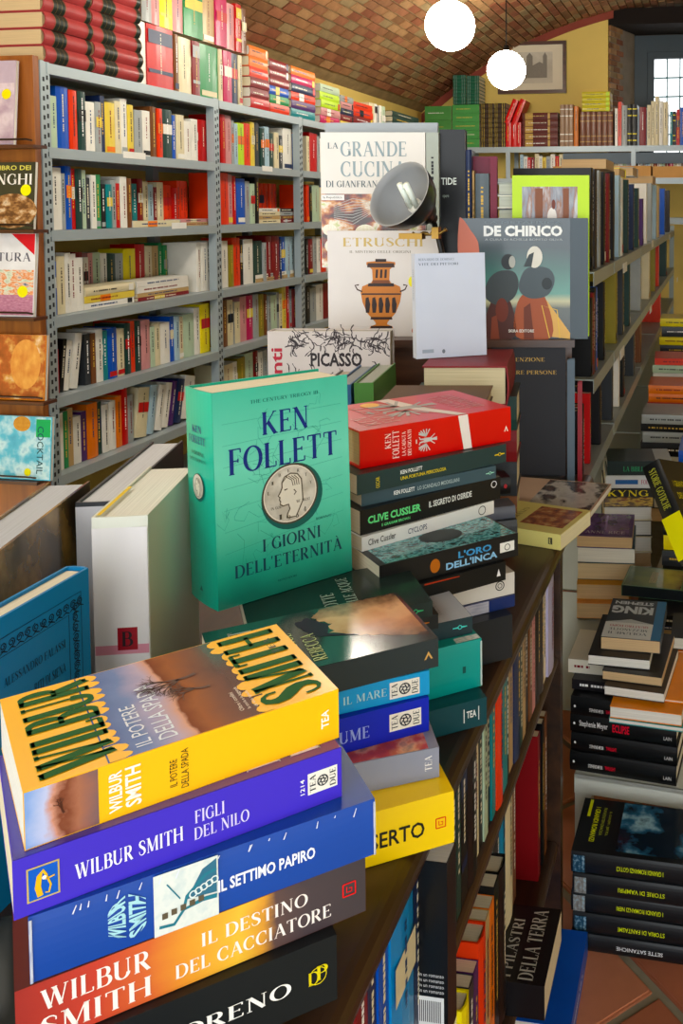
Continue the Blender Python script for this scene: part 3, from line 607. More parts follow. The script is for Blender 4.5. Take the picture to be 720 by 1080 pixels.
for i, (rx, ty, by, lx, col, lab) in enumerate(mags):
    a_ = pyp(rx, by, 2.53); t_ = pyp(rx, ty, 2.56)
    P = pyp(lx, by + 3, 2.52)
    MB().box(rp(xr - .6, 2.515, P.z - .014), rp(P.x, 2.575, P.z - .004)).build('ledge', LW, rk)
    MB().tube([rp(xr - .6, 2.512, P.z + .012), rp(P.x - .02, 2.512, P.z + .012), rp(P.x - .005, 2.518, P.z + .008)], .003).build('retaining_wire', M('3a2a20', .3, metal=.6), rk)
    h = t_.z - P.z; bk = Book(h, .215, .012, M(col, .25, .12, 20, coat=.4), lab, False, 0, WHP); bk.root.name = 'magazine'; bk.root['kind_'] = 1; del bk.root['kind_']; bk.root['category'] = 'magazine'
    # fore-edge at the right, spine at the left
    stand_face(bk, (a_.x - .215, 2.530, P.z - .0022), (1, 0, 0), 5)
    F = bk.CV; W_, H_ = .215, h
    if i == 0: quad(bk.root, F, .003, .003, .209, H_ * .72, RAMP([(0, '6d5560'), (.35, 'b49aa8'), (.6, 'd8c6cc'), (1, '8a6a58')], 'N', .6, 3), 'picture'); poly(bk.root, F, ell(.185, H_ * .6, .016, .016), 'e8d820', 'sticker', .0005)
    if i == 1:
        text(bk.root, F, 'IL LIBRO DEI', .05, H_ * .88, .15, H_ * .07, 'd8d06a', 'sans'); text(bk.root, F, 'FUNGHI', .02, H_ * .66, .185, H_ * .17, 'e8e4e0', 'serif')
        poly(bk.root, F, ell(.14, H_ * .27, .085, H_ * .26), RAMP([(0, '2c2216'), (.4, '6b4224'), (.55, 'a87848'), (.7, 'd8c0a0'), (.8, '5c3a22')], 'N', .6, 7), 'picture'); poly(bk.root, F, ell(.185, H_ * .58, .018, .018), 'e6e22a', 'sticker', .0005)
    if i == 2:
        poly(bk.root, F, [(.13, H_ * .995), (.212, H_ * .995), (.212, H_ * .74)], 'd0303a', 'picture'); text(bk.root, F, 'NATURA', .02, H_ * .66, .18, H_ * .11, '5a5a66', 'serif')
        quad(bk.root, F, .003, .004, .209, H_ * .26, RAMP([(0, '8a4a74'), (.5, 'b87898'), (1, 'd8a8b8')], 'N', .6, 16), 'picture'); quad(bk.root, F, .003, H_ * .26, .209, H_ * .3, RAMP([(0, '4f7a34'), (.4, 'd8e0d0'), (.5, 'e0803a'), (.62, 'e8c8b0'), (.8, '3c5f8a')], 'N', .7, 6), 'picture', .0003); poly(bk.root, F, ell(.175, H_ * .3, .018, .018), 'e6e22a', 'sticker', .0006)
    if i == 3:
        quad(bk.root, F, .003, .003, .209, H_ * .98, RAMP([(0, '5a2c16'), (.35, '9c5424'), (.5, 'b8602a'), (.62, 'd8a050'), (.75, 'f0dcc0'), (.9, '7a3a1a')], 'N', .5, 5), 'picture'); poly(bk.root, F, ell(.145, H_ * .55, .052, H_ * .38), RAMP([(0, 'a85a20'), (.4, 'd88a3c'), (.6, 'e8a850'), (1, 'f0d090')], 'N', .4, 4), 'picture', .0004)
    if i == 4:
        quad(bk.root, F, .003, .003, .209, H_ * .98, RAMP([(0, '2a8ab8'), (.4, '58c0dc'), (.6, 'c8ecf4'), (.8, '3aa0c8')], 'N', .6, 4), 'picture'); text(bk.root, F, 'COCKTAIL', .165, H_ * .1, .022, H_ * .75, '14505c', 'sans', 3); poly(bk.root, F, ell(.11, H_ * .88, .03, H_ * .12), RAMP([(0, 'b86a1a'), (1, 'e8b040')], 'N', .4, 6), 'picture', .0004)
        poly(bk.root, F, ell(.135, H_ * .12, .012, .012), 'e6e22a', 'sticker', .0006); quad(bk.root, F, .16, H_ * .68, .05, H_ * .28, '2aa860', 'picture', .0003)

# ------------------------------------------------------------------ metal shelf across the end wall
YS = 7.2
bs = empty('metal_shelving', (-2.0, YS, 0)); tag(bs, 'low grey metal shelving running across the yellow end wall under the print', 'shelving')
def bp(x, y, z): return (x + 2.0, y - YS, z)
for z in (1.862, 1.60, 1.3):
    q_ = 0 if z > 1.7 else .32; MB().box(bp(-2.0, YS - q_, z - .004), bp(.8, YS + .3, z)).box(bp(-2.0, YS - q_ - .002, z - .045), bp(.8, YS - q_, z)).build('shelf', GREYM, bs)
MB().box(bp(-1.2, YS - .006, 1.862 - .14), bp(.8, YS - .002, 1.862 - .055)).build('front_rail', M('5c6a76', .5, .1, 5), bs)
for x in (-2.0, -1.66, -.66, .5):
    for y in (YS - .008, YS + .3): MB().box(bp(x, y, 0), bp(x + .035, y + .005, 1.86)).build('post', GREYM, bs)
def xb(px, py=135): return pyp(px, py, YS).x
def zb(py, px=600): return pyp(px, py, YS).z
ZB = 1.8628
def back_flat(a_, b_, n_, y0, y1, col, deco, lab, acc='k', grp=None, cat='book', zo=None):
    x0, x1 = xb(a_), xb(b_); z0 = zo or ZB; z1 = zb(y0); T = (z1 - z0) / n_
    for k in range(n_):
        o = plain_book(x1 - x0 - .004, .2, T - .0012, col, deco, CREAM, True, 'leather_bound_book' if deco == 2 else None, acc)
        lay_book(o, (x0 + .002, YS + .012 + random.uniform(0, .008), z0 + k * T), 0)
        tag(o, f'{lab}, {ordn(k)} from the bottom, end wall shelf', cat, grp)
back_flat(447, 475.5, 3, 109, 153, '4d8a4a', 0, 'green volume under the yellow wall, outer pile', 'y', 'green volumes lying on the end wall shelf')
back_flat(476, 505, 5, 108, 153, '4d9450', 0, 'green volume beneath small dark green books', 'y', 'green volumes lying on the end wall shelf')
back_flat(477, 491, 8, 76, 108, '1f5a44', 2, 'small dark green book, left half', 's', 'small dark green books piled on green volumes', zo=zb(107.6))
back_flat(491.5, 505, 8, 77, 108, '1f5a44', 2, 'small dark green book, right half', 's', 'small dark green books piled on green volumes', zo=zb(107.6))
back_flat(506, 519.5, 9, 107, 153, '3a2c22', 2, 'dark banded volume, left half', 'y', 'dark gold banded volumes on the end wall shelf')
back_flat(520, 533, 9, 107, 153, '3a2c22', 2, 'dark banded volume, right half', 'y', 'dark gold banded volumes on the end wall shelf')
back_flat(550, 588, 5, 118, 153, '5c1f16', 3, 'maroon volume with gold spine bands', 'b8964e', 'maroon volumes on the end wall shelf')
back_flat(613, 643, 4, 97, 117.5, 'c8bc28', 4, 'yellow book lying on brown volumes', 'l', 'yellow books lying on brown volumes', zo=zb(117.6))
def back_up(a_, b_, top, col, deco, lab, acc=None, z0=None, lean=0, W=.18):
    x0, x1 = xb(a_), xb(b_); z0 = z0 or ZB; H = zb(top) - z0
    o = plain_book(H, W, x1 - x0 - .0015, col, deco, CREAM, None, None, acc)
    up_book(o, (x0, YS + .01 + random.uniform(0, .01), z0), (0, -1, 0), H, lean); tag(o, lab + ' on the end wall shelf', 'book', 'upright books on the end wall shelf')
for i, (a_, b_) in enumerate(((532, 538.3), (538.4, 543.8), (543.9, 549))): back_up(a_, b_, 128, 'c8201c', 0, f'{("left", "middle", "right")[i]} upright of three bright red volumes', 'y')
zr = zb(127.6)
for i, px in enumerate((531, 539)):
    o = plain_book(.20, .18, .045, 'd0221c', 0, CREAM, True, None, 'y')
    up_book(o, (xb(px), YS + .012, zr), (0, -1, 0), .20, -22); tag(o, f'{("left", "right")[i]} of two red volumes slanting on top of the upright red ones', 'book', 'upright books on the end wall shelf')
for i, (a_, b_) in enumerate(((590, 594.7), (594.9, 599.4), (599.6, 604))): back_up(a_, b_, 110, '9c8068', 2, f'{("left", "middle", "right")[i]} of three brown and cream striped volumes', 'w')
back_up(604.5, 609.5, 112, 'c8742a', 0, 'single orange brown volume beside the striped ones')
for i in range(6): back_up(611 + i * 5.9, 611 + i * 5.9 + 5.6, 118, '6b3a1e', 2, f'brown gold banded volume, {ordn(i)} of six under the yellow books,', 'b8964e')
for i, (a_, b_, t_, c_, lab) in enumerate(((648, 651, 115, 'w', 'thin white book'), (651.2, 655, 108, 'x', 'bright orange red book'), (655.3, 661, 112, 's', 'grey book beside an orange red one'), (661.3, 666, 111, 'k', 'left black volume with yellow bands'), (666.4, 671.5, 111, 'k', 'right black volume with yellow bands'), (674, 681, 114, 'R', 'red brown book before the window corner'),
    (682, 686, 112, 'c', 'leftmost cream book before the window'), (686.2, 690, 108, 'c', 'second cream book before the window'), (690.2, 694.5, 103, 'c', 'tallest cream book before the window'), (694.7, 699, 108, 'w', 'white book before the window'), (699.2, 704, 109, 'c', 'last cream book before the window'), (706, 709, 119, 't', 'thin teal book before the window'), (709.2, 712.5, 119, 'k', 'thin black book before the window'), (713, 716.5, 117, 'r', 'red and blue book near the picture edge'), (717, 722, 115, 'b', 'blue book near the picture edge'), (722.5, 728, 113, 'n', 'brown book just beyond the picture edge'))):
    back_up(a_, b_, t_, c_, 2 if c_ == 'k' else 1 if c_ == 'r' else 0, lab, 'Y' if c_ == 'k' else None)
# second shelf: small books partly hidden
px = 548; k = 0
for c_ in 'qwrRcwyswrcekqecRrcwsOcecwesRkwsqcRweRmcwnk':
    wd = random.uniform(3.2, 5); H = random.uniform(.17, .205)
    x0, x1 = xb(px, 180), xb(px + wd, 180)
    o = plain_book(H, .15, x1 - x0 - .001, c_, 0, CREAM); up_book(o, (x0, YS + .01 + random.uniform(0, .02), 1.601), (0, -1, 0), H); px += wd; k += 1
    tag(o, f'small {COL[c_][1]} book, {ordn(k - 1)} from the left on the lower end wall shelf', 'book', 'small books on the lower end wall shelf')

# ------------------------------------------------------------------ grey metal shelving on the right, facing the aisle
XM = -.30; RZ = [1.212, .942, .722, .45, .2]
rs_ = empty('metal_shelving', (XM, 2.09, 0)); tag(rs_, 'grey metal shelving behind the wooden bookcase, facing the right aisle', 'shelving')
def mp_(x, y, z): return (x - XM, y - 2.09, z)
RG = M('98a3a0', .4, .06, 5, metal=.2)
for z in RZ:
    for (ya, yb) in ((2.27 if z > .8 else 2.07, 2.72), (2.74, 3.72), (3.74, 4.72), (4.74, 5.72), (5.74, 6.7)):
        if .4 < z < .5 and ya < 3: continue
        MB().box(mp_(XM - .30, ya, z - .004), mp_(XM - .002, yb, z)).box(mp_(XM - .002, ya, z - .036), mp_(XM, yb, z)).box(mp_(XM - .3, ya, z - .036), mp_(XM - .298, yb, z)).build('shelf', RG, rs_)
for y in (2.06, 2.26, 2.73, 3.73, 4.73, 5.73, 6.71):
    for x in ((XM - .30,) if y < 6 else (XM - .035, XM - .30)): MB().box(mp_(x, y - .008, 0), mp_(x + .003 if x < XM - .1 else x + .033, y + .006, .73 if y < 2.1 else 1.25)).build('post', RG, rs_)
for (px, py) in ((659, 282), (688, 257), (706, 250), (656, 372), (686, 326), (714, 295)):
    P = pxp(px, py, XM + .001); MB().box(mp_(XM, P.y - .06, P.z - .016), mp_(XM + .002, P.y + .06, P.z + .016)).build('shelf_label', WHT, rs_)
def yr(px, py=300, x=XM): return pxp(px, py, x).y
def right_row(z, spec, nm, top, yfill=6.6):
    """spec: px of the right edge, colour, height: books whose front covers show, each followed by books set further back"""
    k = 0; last = 2.3 if z > .8 else 2.08
    for (px, c_, h, T) in spec:
        if yr(px, 300, XM - .012) > 6.3: break
        h = min(h, .18 if z < .8 else .228 if z < 1 else h)
        x = XM - .012; y = yr(px, 300, x)
        if y < last: y = last
        # fill before it
        while last < y - .03 and last < yfill:
            t = random.uniform(.018, .045); cc = random.choice('kKBsGRwcnd'); hh = min(h - .01, random.uniform(.15, .18) if z < .8 else random.uniform(.17, .21))
            if last + t > y - .002: t = y - last - .003
            if t < .008: break
            o = plain_book(hh, .17, t - .001, cc, random.choice((0, 1)), CREAM); up_book(o, (XM - .05 - random.uniform(0, .02), last, z + .001), (1, 0, 0), hh); last += t; k += 1
            tag(o, f'{COL[cc][1]} book, {ordn(k - 1)} from the near end on the {nm} right metal shelf', 'book', 'books on the right metal shelving')
            if k > 34: break
        o = plain_book(h, .2, T - .001, c_, random.choice((0, 4)), CREAM); y = max(y, last); up_book(o, (x, y, z + .001), (1, 0, 0), h); last = y + T; k += 1
        tag(o, f'{COL[c_][1]} book, {ordn(k - 1)} from the near end on the {nm} right metal shelf', 'book', 'books on the right metal shelving')
right_row(1.212, [(622, 'k', .26, .03), (627, 'd', .26, .035), (631, 's', .26, .03), (636, 'k', .26, .03), (641, 'R', .26, .03), (646, 'k', .27, .03), (652, 'q', .265, .05), (655, 'w', .26, .03), (661, 'G', .26, .03), (667, 'B', .25, .03), (672, 'G', .24, .04), (677, 'u', .2, .03), (681, 'w', .27, .03), (686, 's', .28, .05), (691, 'q', .28, .04), (694, 'a', .28, .04), (700, 'b', .28, .05), (705, 'd', .28, .05), (709, 'k', .28, .04), (713, 'K', .28, .05), (718, 'y', .28, .06)], 'upper', 0)
right_row(.942, [(604, 'k', .2, .03), (610, 'R', .21, .03), (617, 'k', .22, .03), (622, 'b', .22, .03), (636, 'k', .22, .03), (649, 'O', .23, .04), (656, 'K', .25, .04), (663, 'G', .23, .03), (675, 's', .24, .04), (684, 'c', .25, .06), (690, 'O', .25, .04), (694, 'x', .25, .04), (702, 'G', .26, .05), (711, 'r', .27, .06)], 'middle', 0, 5.2)
right_row(.722, [(600, 'k', .19, .03), (606, 'R', .2, .03), (613, 'k', .2, .03), (622, 'r', .2, .02), (632, 'k', .2, .03), (645, 'K', .2, .03), (652, 'w', .19, .03), (657, 'k', .2, .04), (668, 'K', .21, .05), (675, 'n', .22, .05), (696, 'x', .24, .06)], 'lower', 0, 4.6)
# books lying across the tops of the upper row
zt = 1.515
for i, (px, py, c_, L, W, T, yaw) in enumerate(((622, 203, 'a', .24, .16, .03, 4), (668, 205, 'y', .3, .2, .03, -6), (655, 199, 'a', .3, .2, .035, 3), (645, 186, 'a', .46, .3, .05, 0), (700, 186, 'a', .42, .3, .06, 0))):
    pass
for i, (ya, L, W, T, c_, zz, lab) in enumerate(((2.62, .2, .13, .028, 'a', 1.484, 'tan paged book lying across the nearest uprights of the upper right shelf'), (3.0, .2, .16, .03, 'Y', 1.474, 'yellow book lying across uprights of the upper right shelf'), (3.5, .2, .2, .035, 's', 1.493, 'thick grey book lying across uprights farther along the right shelf'), (4.6, .2, .22, .04, 'a', 1.493, 'tan book lying across uprights at the far right shelf'))):
    o = plain_book(W, L, T, c_, 0, TANP); o.matrix_world = tfm(V((XM - .012, ya + L, zz)), (-1, 0, 0), ZZ); tag(o, lab, 'book', 'books laid across upright ones on the right shelving')
for i, (px0, px1, y_, T) in enumerate(((583, 630, 6.9, .09), (641, 686, 6.9, .09), (688, 735, 6.9, .085))):
    a_ = pyp(px0, 190, y_); b_ = pyp(px1, 190, y_)
    o = MB().box((0, 0, 0), (b_.x - a_.x, .27, .02)).box((0, 0, .02), (b_.x - a_.x, .012, T)).box((0, .258, .02), (b_.x - a_.x, .27, T)).box((0, .012, .02), (.01, .258, T)).box((b_.x - a_.x - .01, .012, .02), (b_.x - a_.x, .258, T)).build('cardboard_tray', M('c0935f', .8, .08, 10))
    o.location = (a_.x, y_, 1.6008); tag(o, f'{("left", "middle", "right")[i]} of three tan cardboard trays under the end wall shelf', 'tray', 'tan cardboard trays')
# ------------------------------------------------------------------ low platform and the piles in the aisle
pl = empty('low_metal_shelf', (XM + .02, 1.82, 0)); tag(pl, 'low white metal shelf board on the tiles carrying book piles in the aisle', 'shelf')
PW = M('c8cdc6', .45, .06, 5, metal=.1)
MB().box((0, 0, .196), (.75, .95, .205)).box((0, 0, .165), (.75, .003, .205)).build('shelf', PW, pl); MB().box((0, .96, .196), (.75, 1.9, .205)).box((0, .96, .165), (.75, .963, .205)).build('shelf', PW, pl); MB().box((0, 1.91, .196), (.75, 3.2, .205)).build('shelf', PW, pl)
for x in (0, .715):
    for y in (.0, .93, 1.88, 3.1): MB().box((x, y + .004, 0), (x + .035, y + .03, .165 if y < .1 else .194)).build('leg', PW, pl)
pl.matrix_world = Matrix.Translation((XM + .02, 1.82, 0)) @ Matrix.Rotation(math.radians(-5), 4, 'Z')
def pile(corner, z, items, grp):
    """items bottom to top: (T, yaw, W, L, colour, pages, label, dx, dy)"""
    out = []
    for (T, yaw, W, L, c_, pg, lab, dx, dy) in items:
        o = plain_book(L, W, T - .0008, c_, 0, pg, T > .03); lay_book(o, (corner[0] + dx, corner[1] + dy, z + .0006), yaw); tag(o, lab, 'book', grp); z += T; out.append(o)
    return z
# black volumes on the floor
z = 0; P0 = pz(602, 1000, 0)
FT = [('SETTE SATANICHE', .033, 'dfe3e6', .5), ('STORIA DI FANTASMI', .038, 'c8d838', .4), ('I GRANDI ROMANZI NERI', .038, 'c8d838', .4), ('STORIE DI VAMPIRI', .038, 'c8d838', .4), ('I GRANDI ROMANZI GOTICI', .040, 'c8d838', .4)]
for k, (s_, T, tc_, f_) in enumerate(FT):
    b_ = Book(.235, .155, T - .0006, '14181c', ['black hardcover with white title lying on the tiles, bottom of the floor pile', 'black hardcover with blue spine foot, second from the bottom on the tiles', 'black hardcover with grey spine foot, middle of the pile on the tiles', 'black hardcover with pale spine foot, second from the top on the tiles', 'black hardcover with blue night scene cover, topmost of the floor pile'][k], True, .004, 'cfc8b0', 'black hardcovers piled on the tiles')
    b_.put((P0.x + (k % 2) * .003, P0.y + .0 + (k % 3) * .002, z + .0003), (math.cos(math.radians(-1.5)), math.sin(math.radians(-1.5)), 0), ZZ); z += T
    text(b_.root, b_.SP, s_, .085, T * .36, .085, T * .22, tc_, 'sans', 2, .01)
    if k: quad(b_.root, b_.SP, .004, .003, .022, T - .008, RAMP([(0, '101820'), (.5, '26506a' if k in (1, 4) else '8a8a86'), (.8, '9ac0d0')], 'N', .7, 4), 'picture', .0003)
    else: text(b_.root, b_.SP, 'TEA', .01, T * .3, .02, T * .35, 'b8bcc0', 'sans', 2)
    if k == 4:
        quad(b_.root, b_.CV, .012, .004, .14, .15, RAMP([(0, '060a10'), (.45, '0c2236'), (.56, '2a6a90'), (.68, '9ac8dc'), (.8, '17364c')], 'N', .75, 2.2), 'picture', .0003)
        text(b_.root, b_.CV, 'I GRANDI ROMANZI', .03, .198, .1, .010, 'd2e030', 'sans', 2, .02, .0005); quad(b_.root, b_.CV, .1, .216, .05, .006, 'd2e030', 'printed_panel', .0005)
        text(b_.root, b_.CV, 'FRANKENSTEIN DRACULA', .05, .186, .08, .006, 'b8c450', 'sans', 2, 0, .0005); text(b_.root, b_.CV, 'IL GOLEM - JEKYLL', .05, .175, .07, .006, 'b8c450', 'sans', 2, 0, .0005)
# black vampire-style hardcovers on the platform
ZP = .2056; Pm = pz(601, 811, ZP)
z = ZP
for k, (s_, c2, T) in enumerate((('STEPHENIE MEYER', 'e8e8e8', .041), ('STEPHENIE MEYER', 'c83040', .038), ('Stephenie Meyer', 'e8e8e8', .040), ('STEPHENIE MEYER', 'e8e8e8', .039))):
    b_ = Book(.222, .15, T - .0006, '0d0f11', ['black glossy hardcover at the bottom of the pile on the low white shelf', 'black glossy hardcover with red word, second in the low white shelf pile', 'black glossy hardcover with large white and red lettering on the low shelf', 'black glossy hardcover topping the four black ones on the low shelf'][k], True, .004, 'd8d2c0', 'black glossy hardcovers on the low white shelf')
    b_.put((Pm.x + .002 * (k % 2), Pm.y + .003 * (k % 3), z), (math.cos(math.radians(-6)), math.sin(math.radians(-6)), 0), ZZ); z += T
    big = k == 2
    text(b_.root, b_.SP, s_, .02 if big else .04, T * .3, .06 if big else .03, T * (.4 if big else .18), 'dcdcdc', 'sans'); text(b_.root, b_.SP, 'ECLIPSE' if big else 'TWILIGHT', .09 if big else .075, T * .3, .035 if big else .022, T * (.42 if big else .2), 'c8203c', 'sans', 0, .03)
    poly(b_.root, b_.SP, ell(.009, T * .5, .0022, .0028, 12), 'e8e8e8', 'emblem', .0004); text(b_.root, b_.SP, 'LAIN', .196, T * .3, .016, T * .18, 'b8b8b8', 'sans')
zM = z
cg = 'books piled on the low shelf in the aisle'
# open-looking red and black book on the left of that pile, then tall pile of paperbacks, pages to the viewer
pile((Pm.x + .0, Pm.y + .02), zM, [(.022, -4, .15, .11, '1c1a1e', CREAM, 'black book with a red cover picture under the cream paged pile', .0, .005), (.03, -2, .14, .075, 'e0dccc', WHP, 'small pale book at the left edge above the black hardcovers', -.012, .03)], cg)
P = pz(640, 750, zM)
def pile_back(right_px, z, items, grp=cg):
    """piles whose fore-edge faces the viewer: items (T, L, W, yaw, colour, pages, label, px of the left corner)"""
    for (T, L, W, yaw, c_, pg, lab, lpx) in items:
        P = pz(*lpx, z)
        o = plain_book(L, W, T - .0008, c_, 0, pg, False); a = math.radians(yaw)
        X = V((math.cos(a), math.sin(a), 0)); Y = V((-math.sin(a), math.cos(a), 0))
        # spine away: X runs right to left
        o.matrix_world = tfm(V((P.x, P.y, z + .0005)) + X * L + Y * W, -X, ZZ); tag(o, lab, 'book', grp); z += T
    return z
z = pile_back(None, zM, [(.010, .145, .2, -5, '2f8a8a', WHP, 'thin teal edged book directly on the black hardcovers', (642, 762)), (.024, .14, .2, -4, 'e08a1c', WHP, 'white paged book with orange cover under the tan ones', (643, 757)),
    (.006, .15, .2, -4, 'e08a1c', WHP, 'large orange covered book sticking out behind the pile', (641, 733)), (.020, .12, .19, -6, '3a3028', WHP, 'white paged book, fourth below the grey author book', (637, 733)), (.020, .12, .19, -5, '2a2622', TANP, 'tan paged book, third below the grey author book', (635, 717)), (.0215, .125, .19, -2, '1d1c20', WHP, 'white paged black book, second below the grey author book', (620, 701))])
bk = Book(.19, .122, .026, '2c3338', 'grey and white paperback with large white capitals topping the pile on the low shelf', False, 0, TANP, cg)
P = pz(696, 690, z); bk.put(V((P.x, P.y, z + .0005)), (0.02, 1, 0), ZZ)
quad(bk.root, bk.CV, .0005, .118, .121, .071, 'd8dcdc', 'picture'); quad(bk.root, bk.CV, .0005, .001, .02, .188, '2f6a94', 'picture', .0003)
text(bk.root, bk.CV, 'STEPHEN', .028, .172 - .16, .085, .016, 'c8d0d4', 'sans', 0, .04, .0005); text(bk.root, bk.CV, 'KING', .026, .036, .09, .038, 'c8d0d4', 'sans', 0, .05, .0005)
for k, s_ in enumerate(('QUATTRO DOPO', 'MEZZANOTTE', 'VOLUME II')): text(bk.root, bk.CV, s_, .03, .128 + .017 * k, .08, .011, ('a83a4a', '50606a', '50606a')[k], 'serif', 0, 0, .0005)
poly(bk.root, bk.CV, [(.02, .118), (.05, .108), (.07, .1), (.09, .108), (.12, .118)], 'b9c0c2', 'picture', .0003)
# stack with purple book, further along the low shelf
grp = cg
z = pile_back(None, ZP, [(.045, .155, .2, 6, 'c98a4a', TANP, 'tan paged book at the bottom of the purple topped pile', (608, 652)), (.045, .15, .2, 6, 'b8862c', TANP, 'tan paged book with yellow cover, second in the purple topped pile', (608, 632)), (.05, .165, .2, 5, '3a3a3e', 'd2bc94', 'tan paged book, third in the purple topped pile', (609, 611)), (.045, .165, .2, 4, '2a4a5a', WHP, 'white paged book under the purple one', (609, 593)), (.035, .16, .2, 3, '4a2466', TANP, 'purple covered book with pale lettering topping its pile', (608, 577))])
P = pz(608, 567, z); P2 = pz(655, 574, z); F = (V((P.x + .008, P.y + .012, z)), (P2 - P).normalized(), (ZZ.cross((P2 - P).normalized())), ZZ)
pb = bpy.data.objects[[o.name for o in bpy.data.objects if o.get('label', '').startswith('purple covered')][0]]
F2 = (V((.150, .19, .0342)), V((-1, 0, 0)), V((0, -1, 0)), V((0, 0, 1)))
quad(pb, F2, .0, .0, .14, .185, RAMP([(0, '2a0f40'), (.45, '54267a'), (.7, '7a48a0'), (1, '3a1858')], 'N', .6, 4), 'picture'); text(pb, F2, 'ANNE RICE', .012, .012, .115, .022, 'c8b8dc', 'serif', 0, 0, .0005); quad(pb, F2, .066, .04, .006, .13, 'a890c8', 'printed_panel', .0006)
# more piles along the aisle, built where their front corners stand
def apile(lpx, z, items, nm):
    for i, (T, L, W, yaw, c_, pg, back) in enumerate(items):
        P = pz(*lpx, ZP) + V((random.uniform(-.008, .008), random.uniform(-.008, .008), 0)); P.z = z; P.x = max(P.x, XM + .03 + W * max(0, math.sin(math.radians(yaw))))
        o = plain_book(L, W, T - .0008, c_, random.choice((0, 4)) if not back else 0, pg, T > .034); a = math.radians(yaw); X = V((math.cos(a), math.sin(a), 0)); Y = V((-math.sin(a), math.cos(a), 0))
        if back: o.matrix_world = tfm(V((P.x, P.y, z + .0005)) + X * L + Y * W, -X, ZZ)
        else: o.matrix_world = tfm(V((P.x, P.y, z + .0005)), X, ZZ)
        cn = COL[c_][1] if len(c_) == 1 else 'dark' if sum(lin(c_)) < .5 else 'light'
        tag(o, f'{cn} book, {ordn(i)} from the bottom of the {nm}', 'book', cg); z += T
    return z
z = apile((668, 688), ZP, [(.03, .2, .14, -3, 'k', TANP, 1), (.04, .2, .14, -2, 'w', TANP, 1), (.012, .19, .14, 0, 'B', WHP, 0), (.028, .2, .14, -3, 'k', WHP, 0)], 'short pile right of the purple book')
cb_ = Book(.21, .14, .03, '4f6b52', 'green and yellow covered paperback lying right of the purple pile', False, 0, TANP, cg)
P = pz(655, 617, z + .03); cb_.put(V((P.x, P.y, z + .0008)), (math.cos(-.08), math.sin(-.08), 0), ZZ); quad(cb_.root, cb_.CV, .004, .05, .13, .155, RAMP([(0, '3a5f4a'), (.5, '7c8c50'), (.7, 'a8a060'), (1, '5c3a40')], 'X', .3, 3), 'picture'); quad(cb_.root, cb_.SP, .002, .001, .206, .028, '10161a', 'printed_panel'); text(cb_.root, cb_.CV, 'SORGO ROSSO', .03, .12, .08, .02, 'd8c890', 'serif', 1, 0, .0005)
zk = ZP; r0_ = (637 - X0) * 2.8 / FPX
for i, (T, c_, pg) in enumerate(((.05, 's', TANP), (.05, 'w', TANP), (.05, 'c', WHP), (.05, 'k', WHP), (.045, 'c', WHP))):
    o = plain_book(.15, .2, T - .0008, c_, 0, pg); q_ = V((0, 0, zk + .0004)) + RT * r0_ + HD * (2.8 + .004 * (i % 2)); o.matrix_world = tfm(q_ + RT * .15 + HD * .2, -RT, ZZ); zk += T
    tag(o, f'{COL[c_][1]} book, {ordn(i)} from the bottom of the pile just behind the purple topped one', 'book', cg)
def on(H_, W_, T_, mat, lab, dr_, hard=False):
    global zk
    b_ = Book(H_, W_, T_ - .0008, mat, lab, hard, 0, WHP, cg); b_.put(V((0, 0, zk + .0005)) + RT * (r0_ + dr_) + HD * 2.79, RT, ZZ); zk += T_; return b_
kb = on(.155, .2, .06, '17150f', 'black thick book with yellow capital lettering on its spine behind the purple topped pile', 0)
quad(kb.root, kb.SP, .003, .003, .148, .028, RAMP([(0, '0c0c0c'), (.42, '5a4016'), (.55, 'b8962a'), (.7, '6a3018')], 'N', .6, 5), 'picture'); text(kb.root, kb.SP, 'KYNG', .012, .034, .125, .02, 'd8c81c', 'serif', 0, 0, .0005)
wb_ = on(.165, .2, .04, 'c4c8cc', 'white book with blue oval picture above the black and yellow one', .005); quad(wb_.root, wb_.SP, .03, .012, .07, .014, '2c5a94', 'picture'); text(wb_.root, wb_.SP, 'FOLLIA', .11, .012, .04, .014, 'a02a5a', 'serif', 0, 0, .0005)
db_ = on(.2, .15, .045, '10211e', 'dark green hardcover with grey band above the white blue oval book', .01, True); quad(db_.root, db_.CV, .0, .0, .145, .05, 'aab0ac', 'picture'); text(db_.root, db_.SP, 'LA BIBLIA', .05, .012, .07, .016, '2a8a5c', 'serif', 0, 0, .0005)
# leaning black book with a bright yellow spine label
yb_ = Book(.24, .15, .05, '15181a', 'black hardcover with bright yellow label leaning against the aisle pile', True, .004, CREAM, cg)
P = pz(683, 492, zk - .03); P = V((P.x + .0, P.y - .0, zk + .105))
top = pfw(677, 494, 2.16); bot = pfw(702, 556, 2.08); Xd = (bot - top).normalized(); rt_ = V((.88, -.47, 0)); 
yb_.put(top, Xd, rt_)
quad(yb_.root, yb_.SP, .13, -.001, .10, .052, 'e8e400', 'label', .001); text(yb_.root, yb_.SP, 'STORIE GOTICHE', .015, .014, .1, .02, 'b8bc50', 'serif', 0, 0, .0008); text(yb_.root, yb_.CV, 'I GRANDI MAESTRI', .02, .17, .11, .016, 'b8b030', 'sans', 0, .02, .0006); text(yb_.root, yb_.CV, 'DELLE TENEBRE', .02, .14, .11, .016, 'b8b030', 'sans', 0, .02, .0006); text(yb_.root, yb_.CV, 'ANTOLOGIA', .02, .11, .09, .016, 'b8b030', 'sans', 0, .02, .0006)
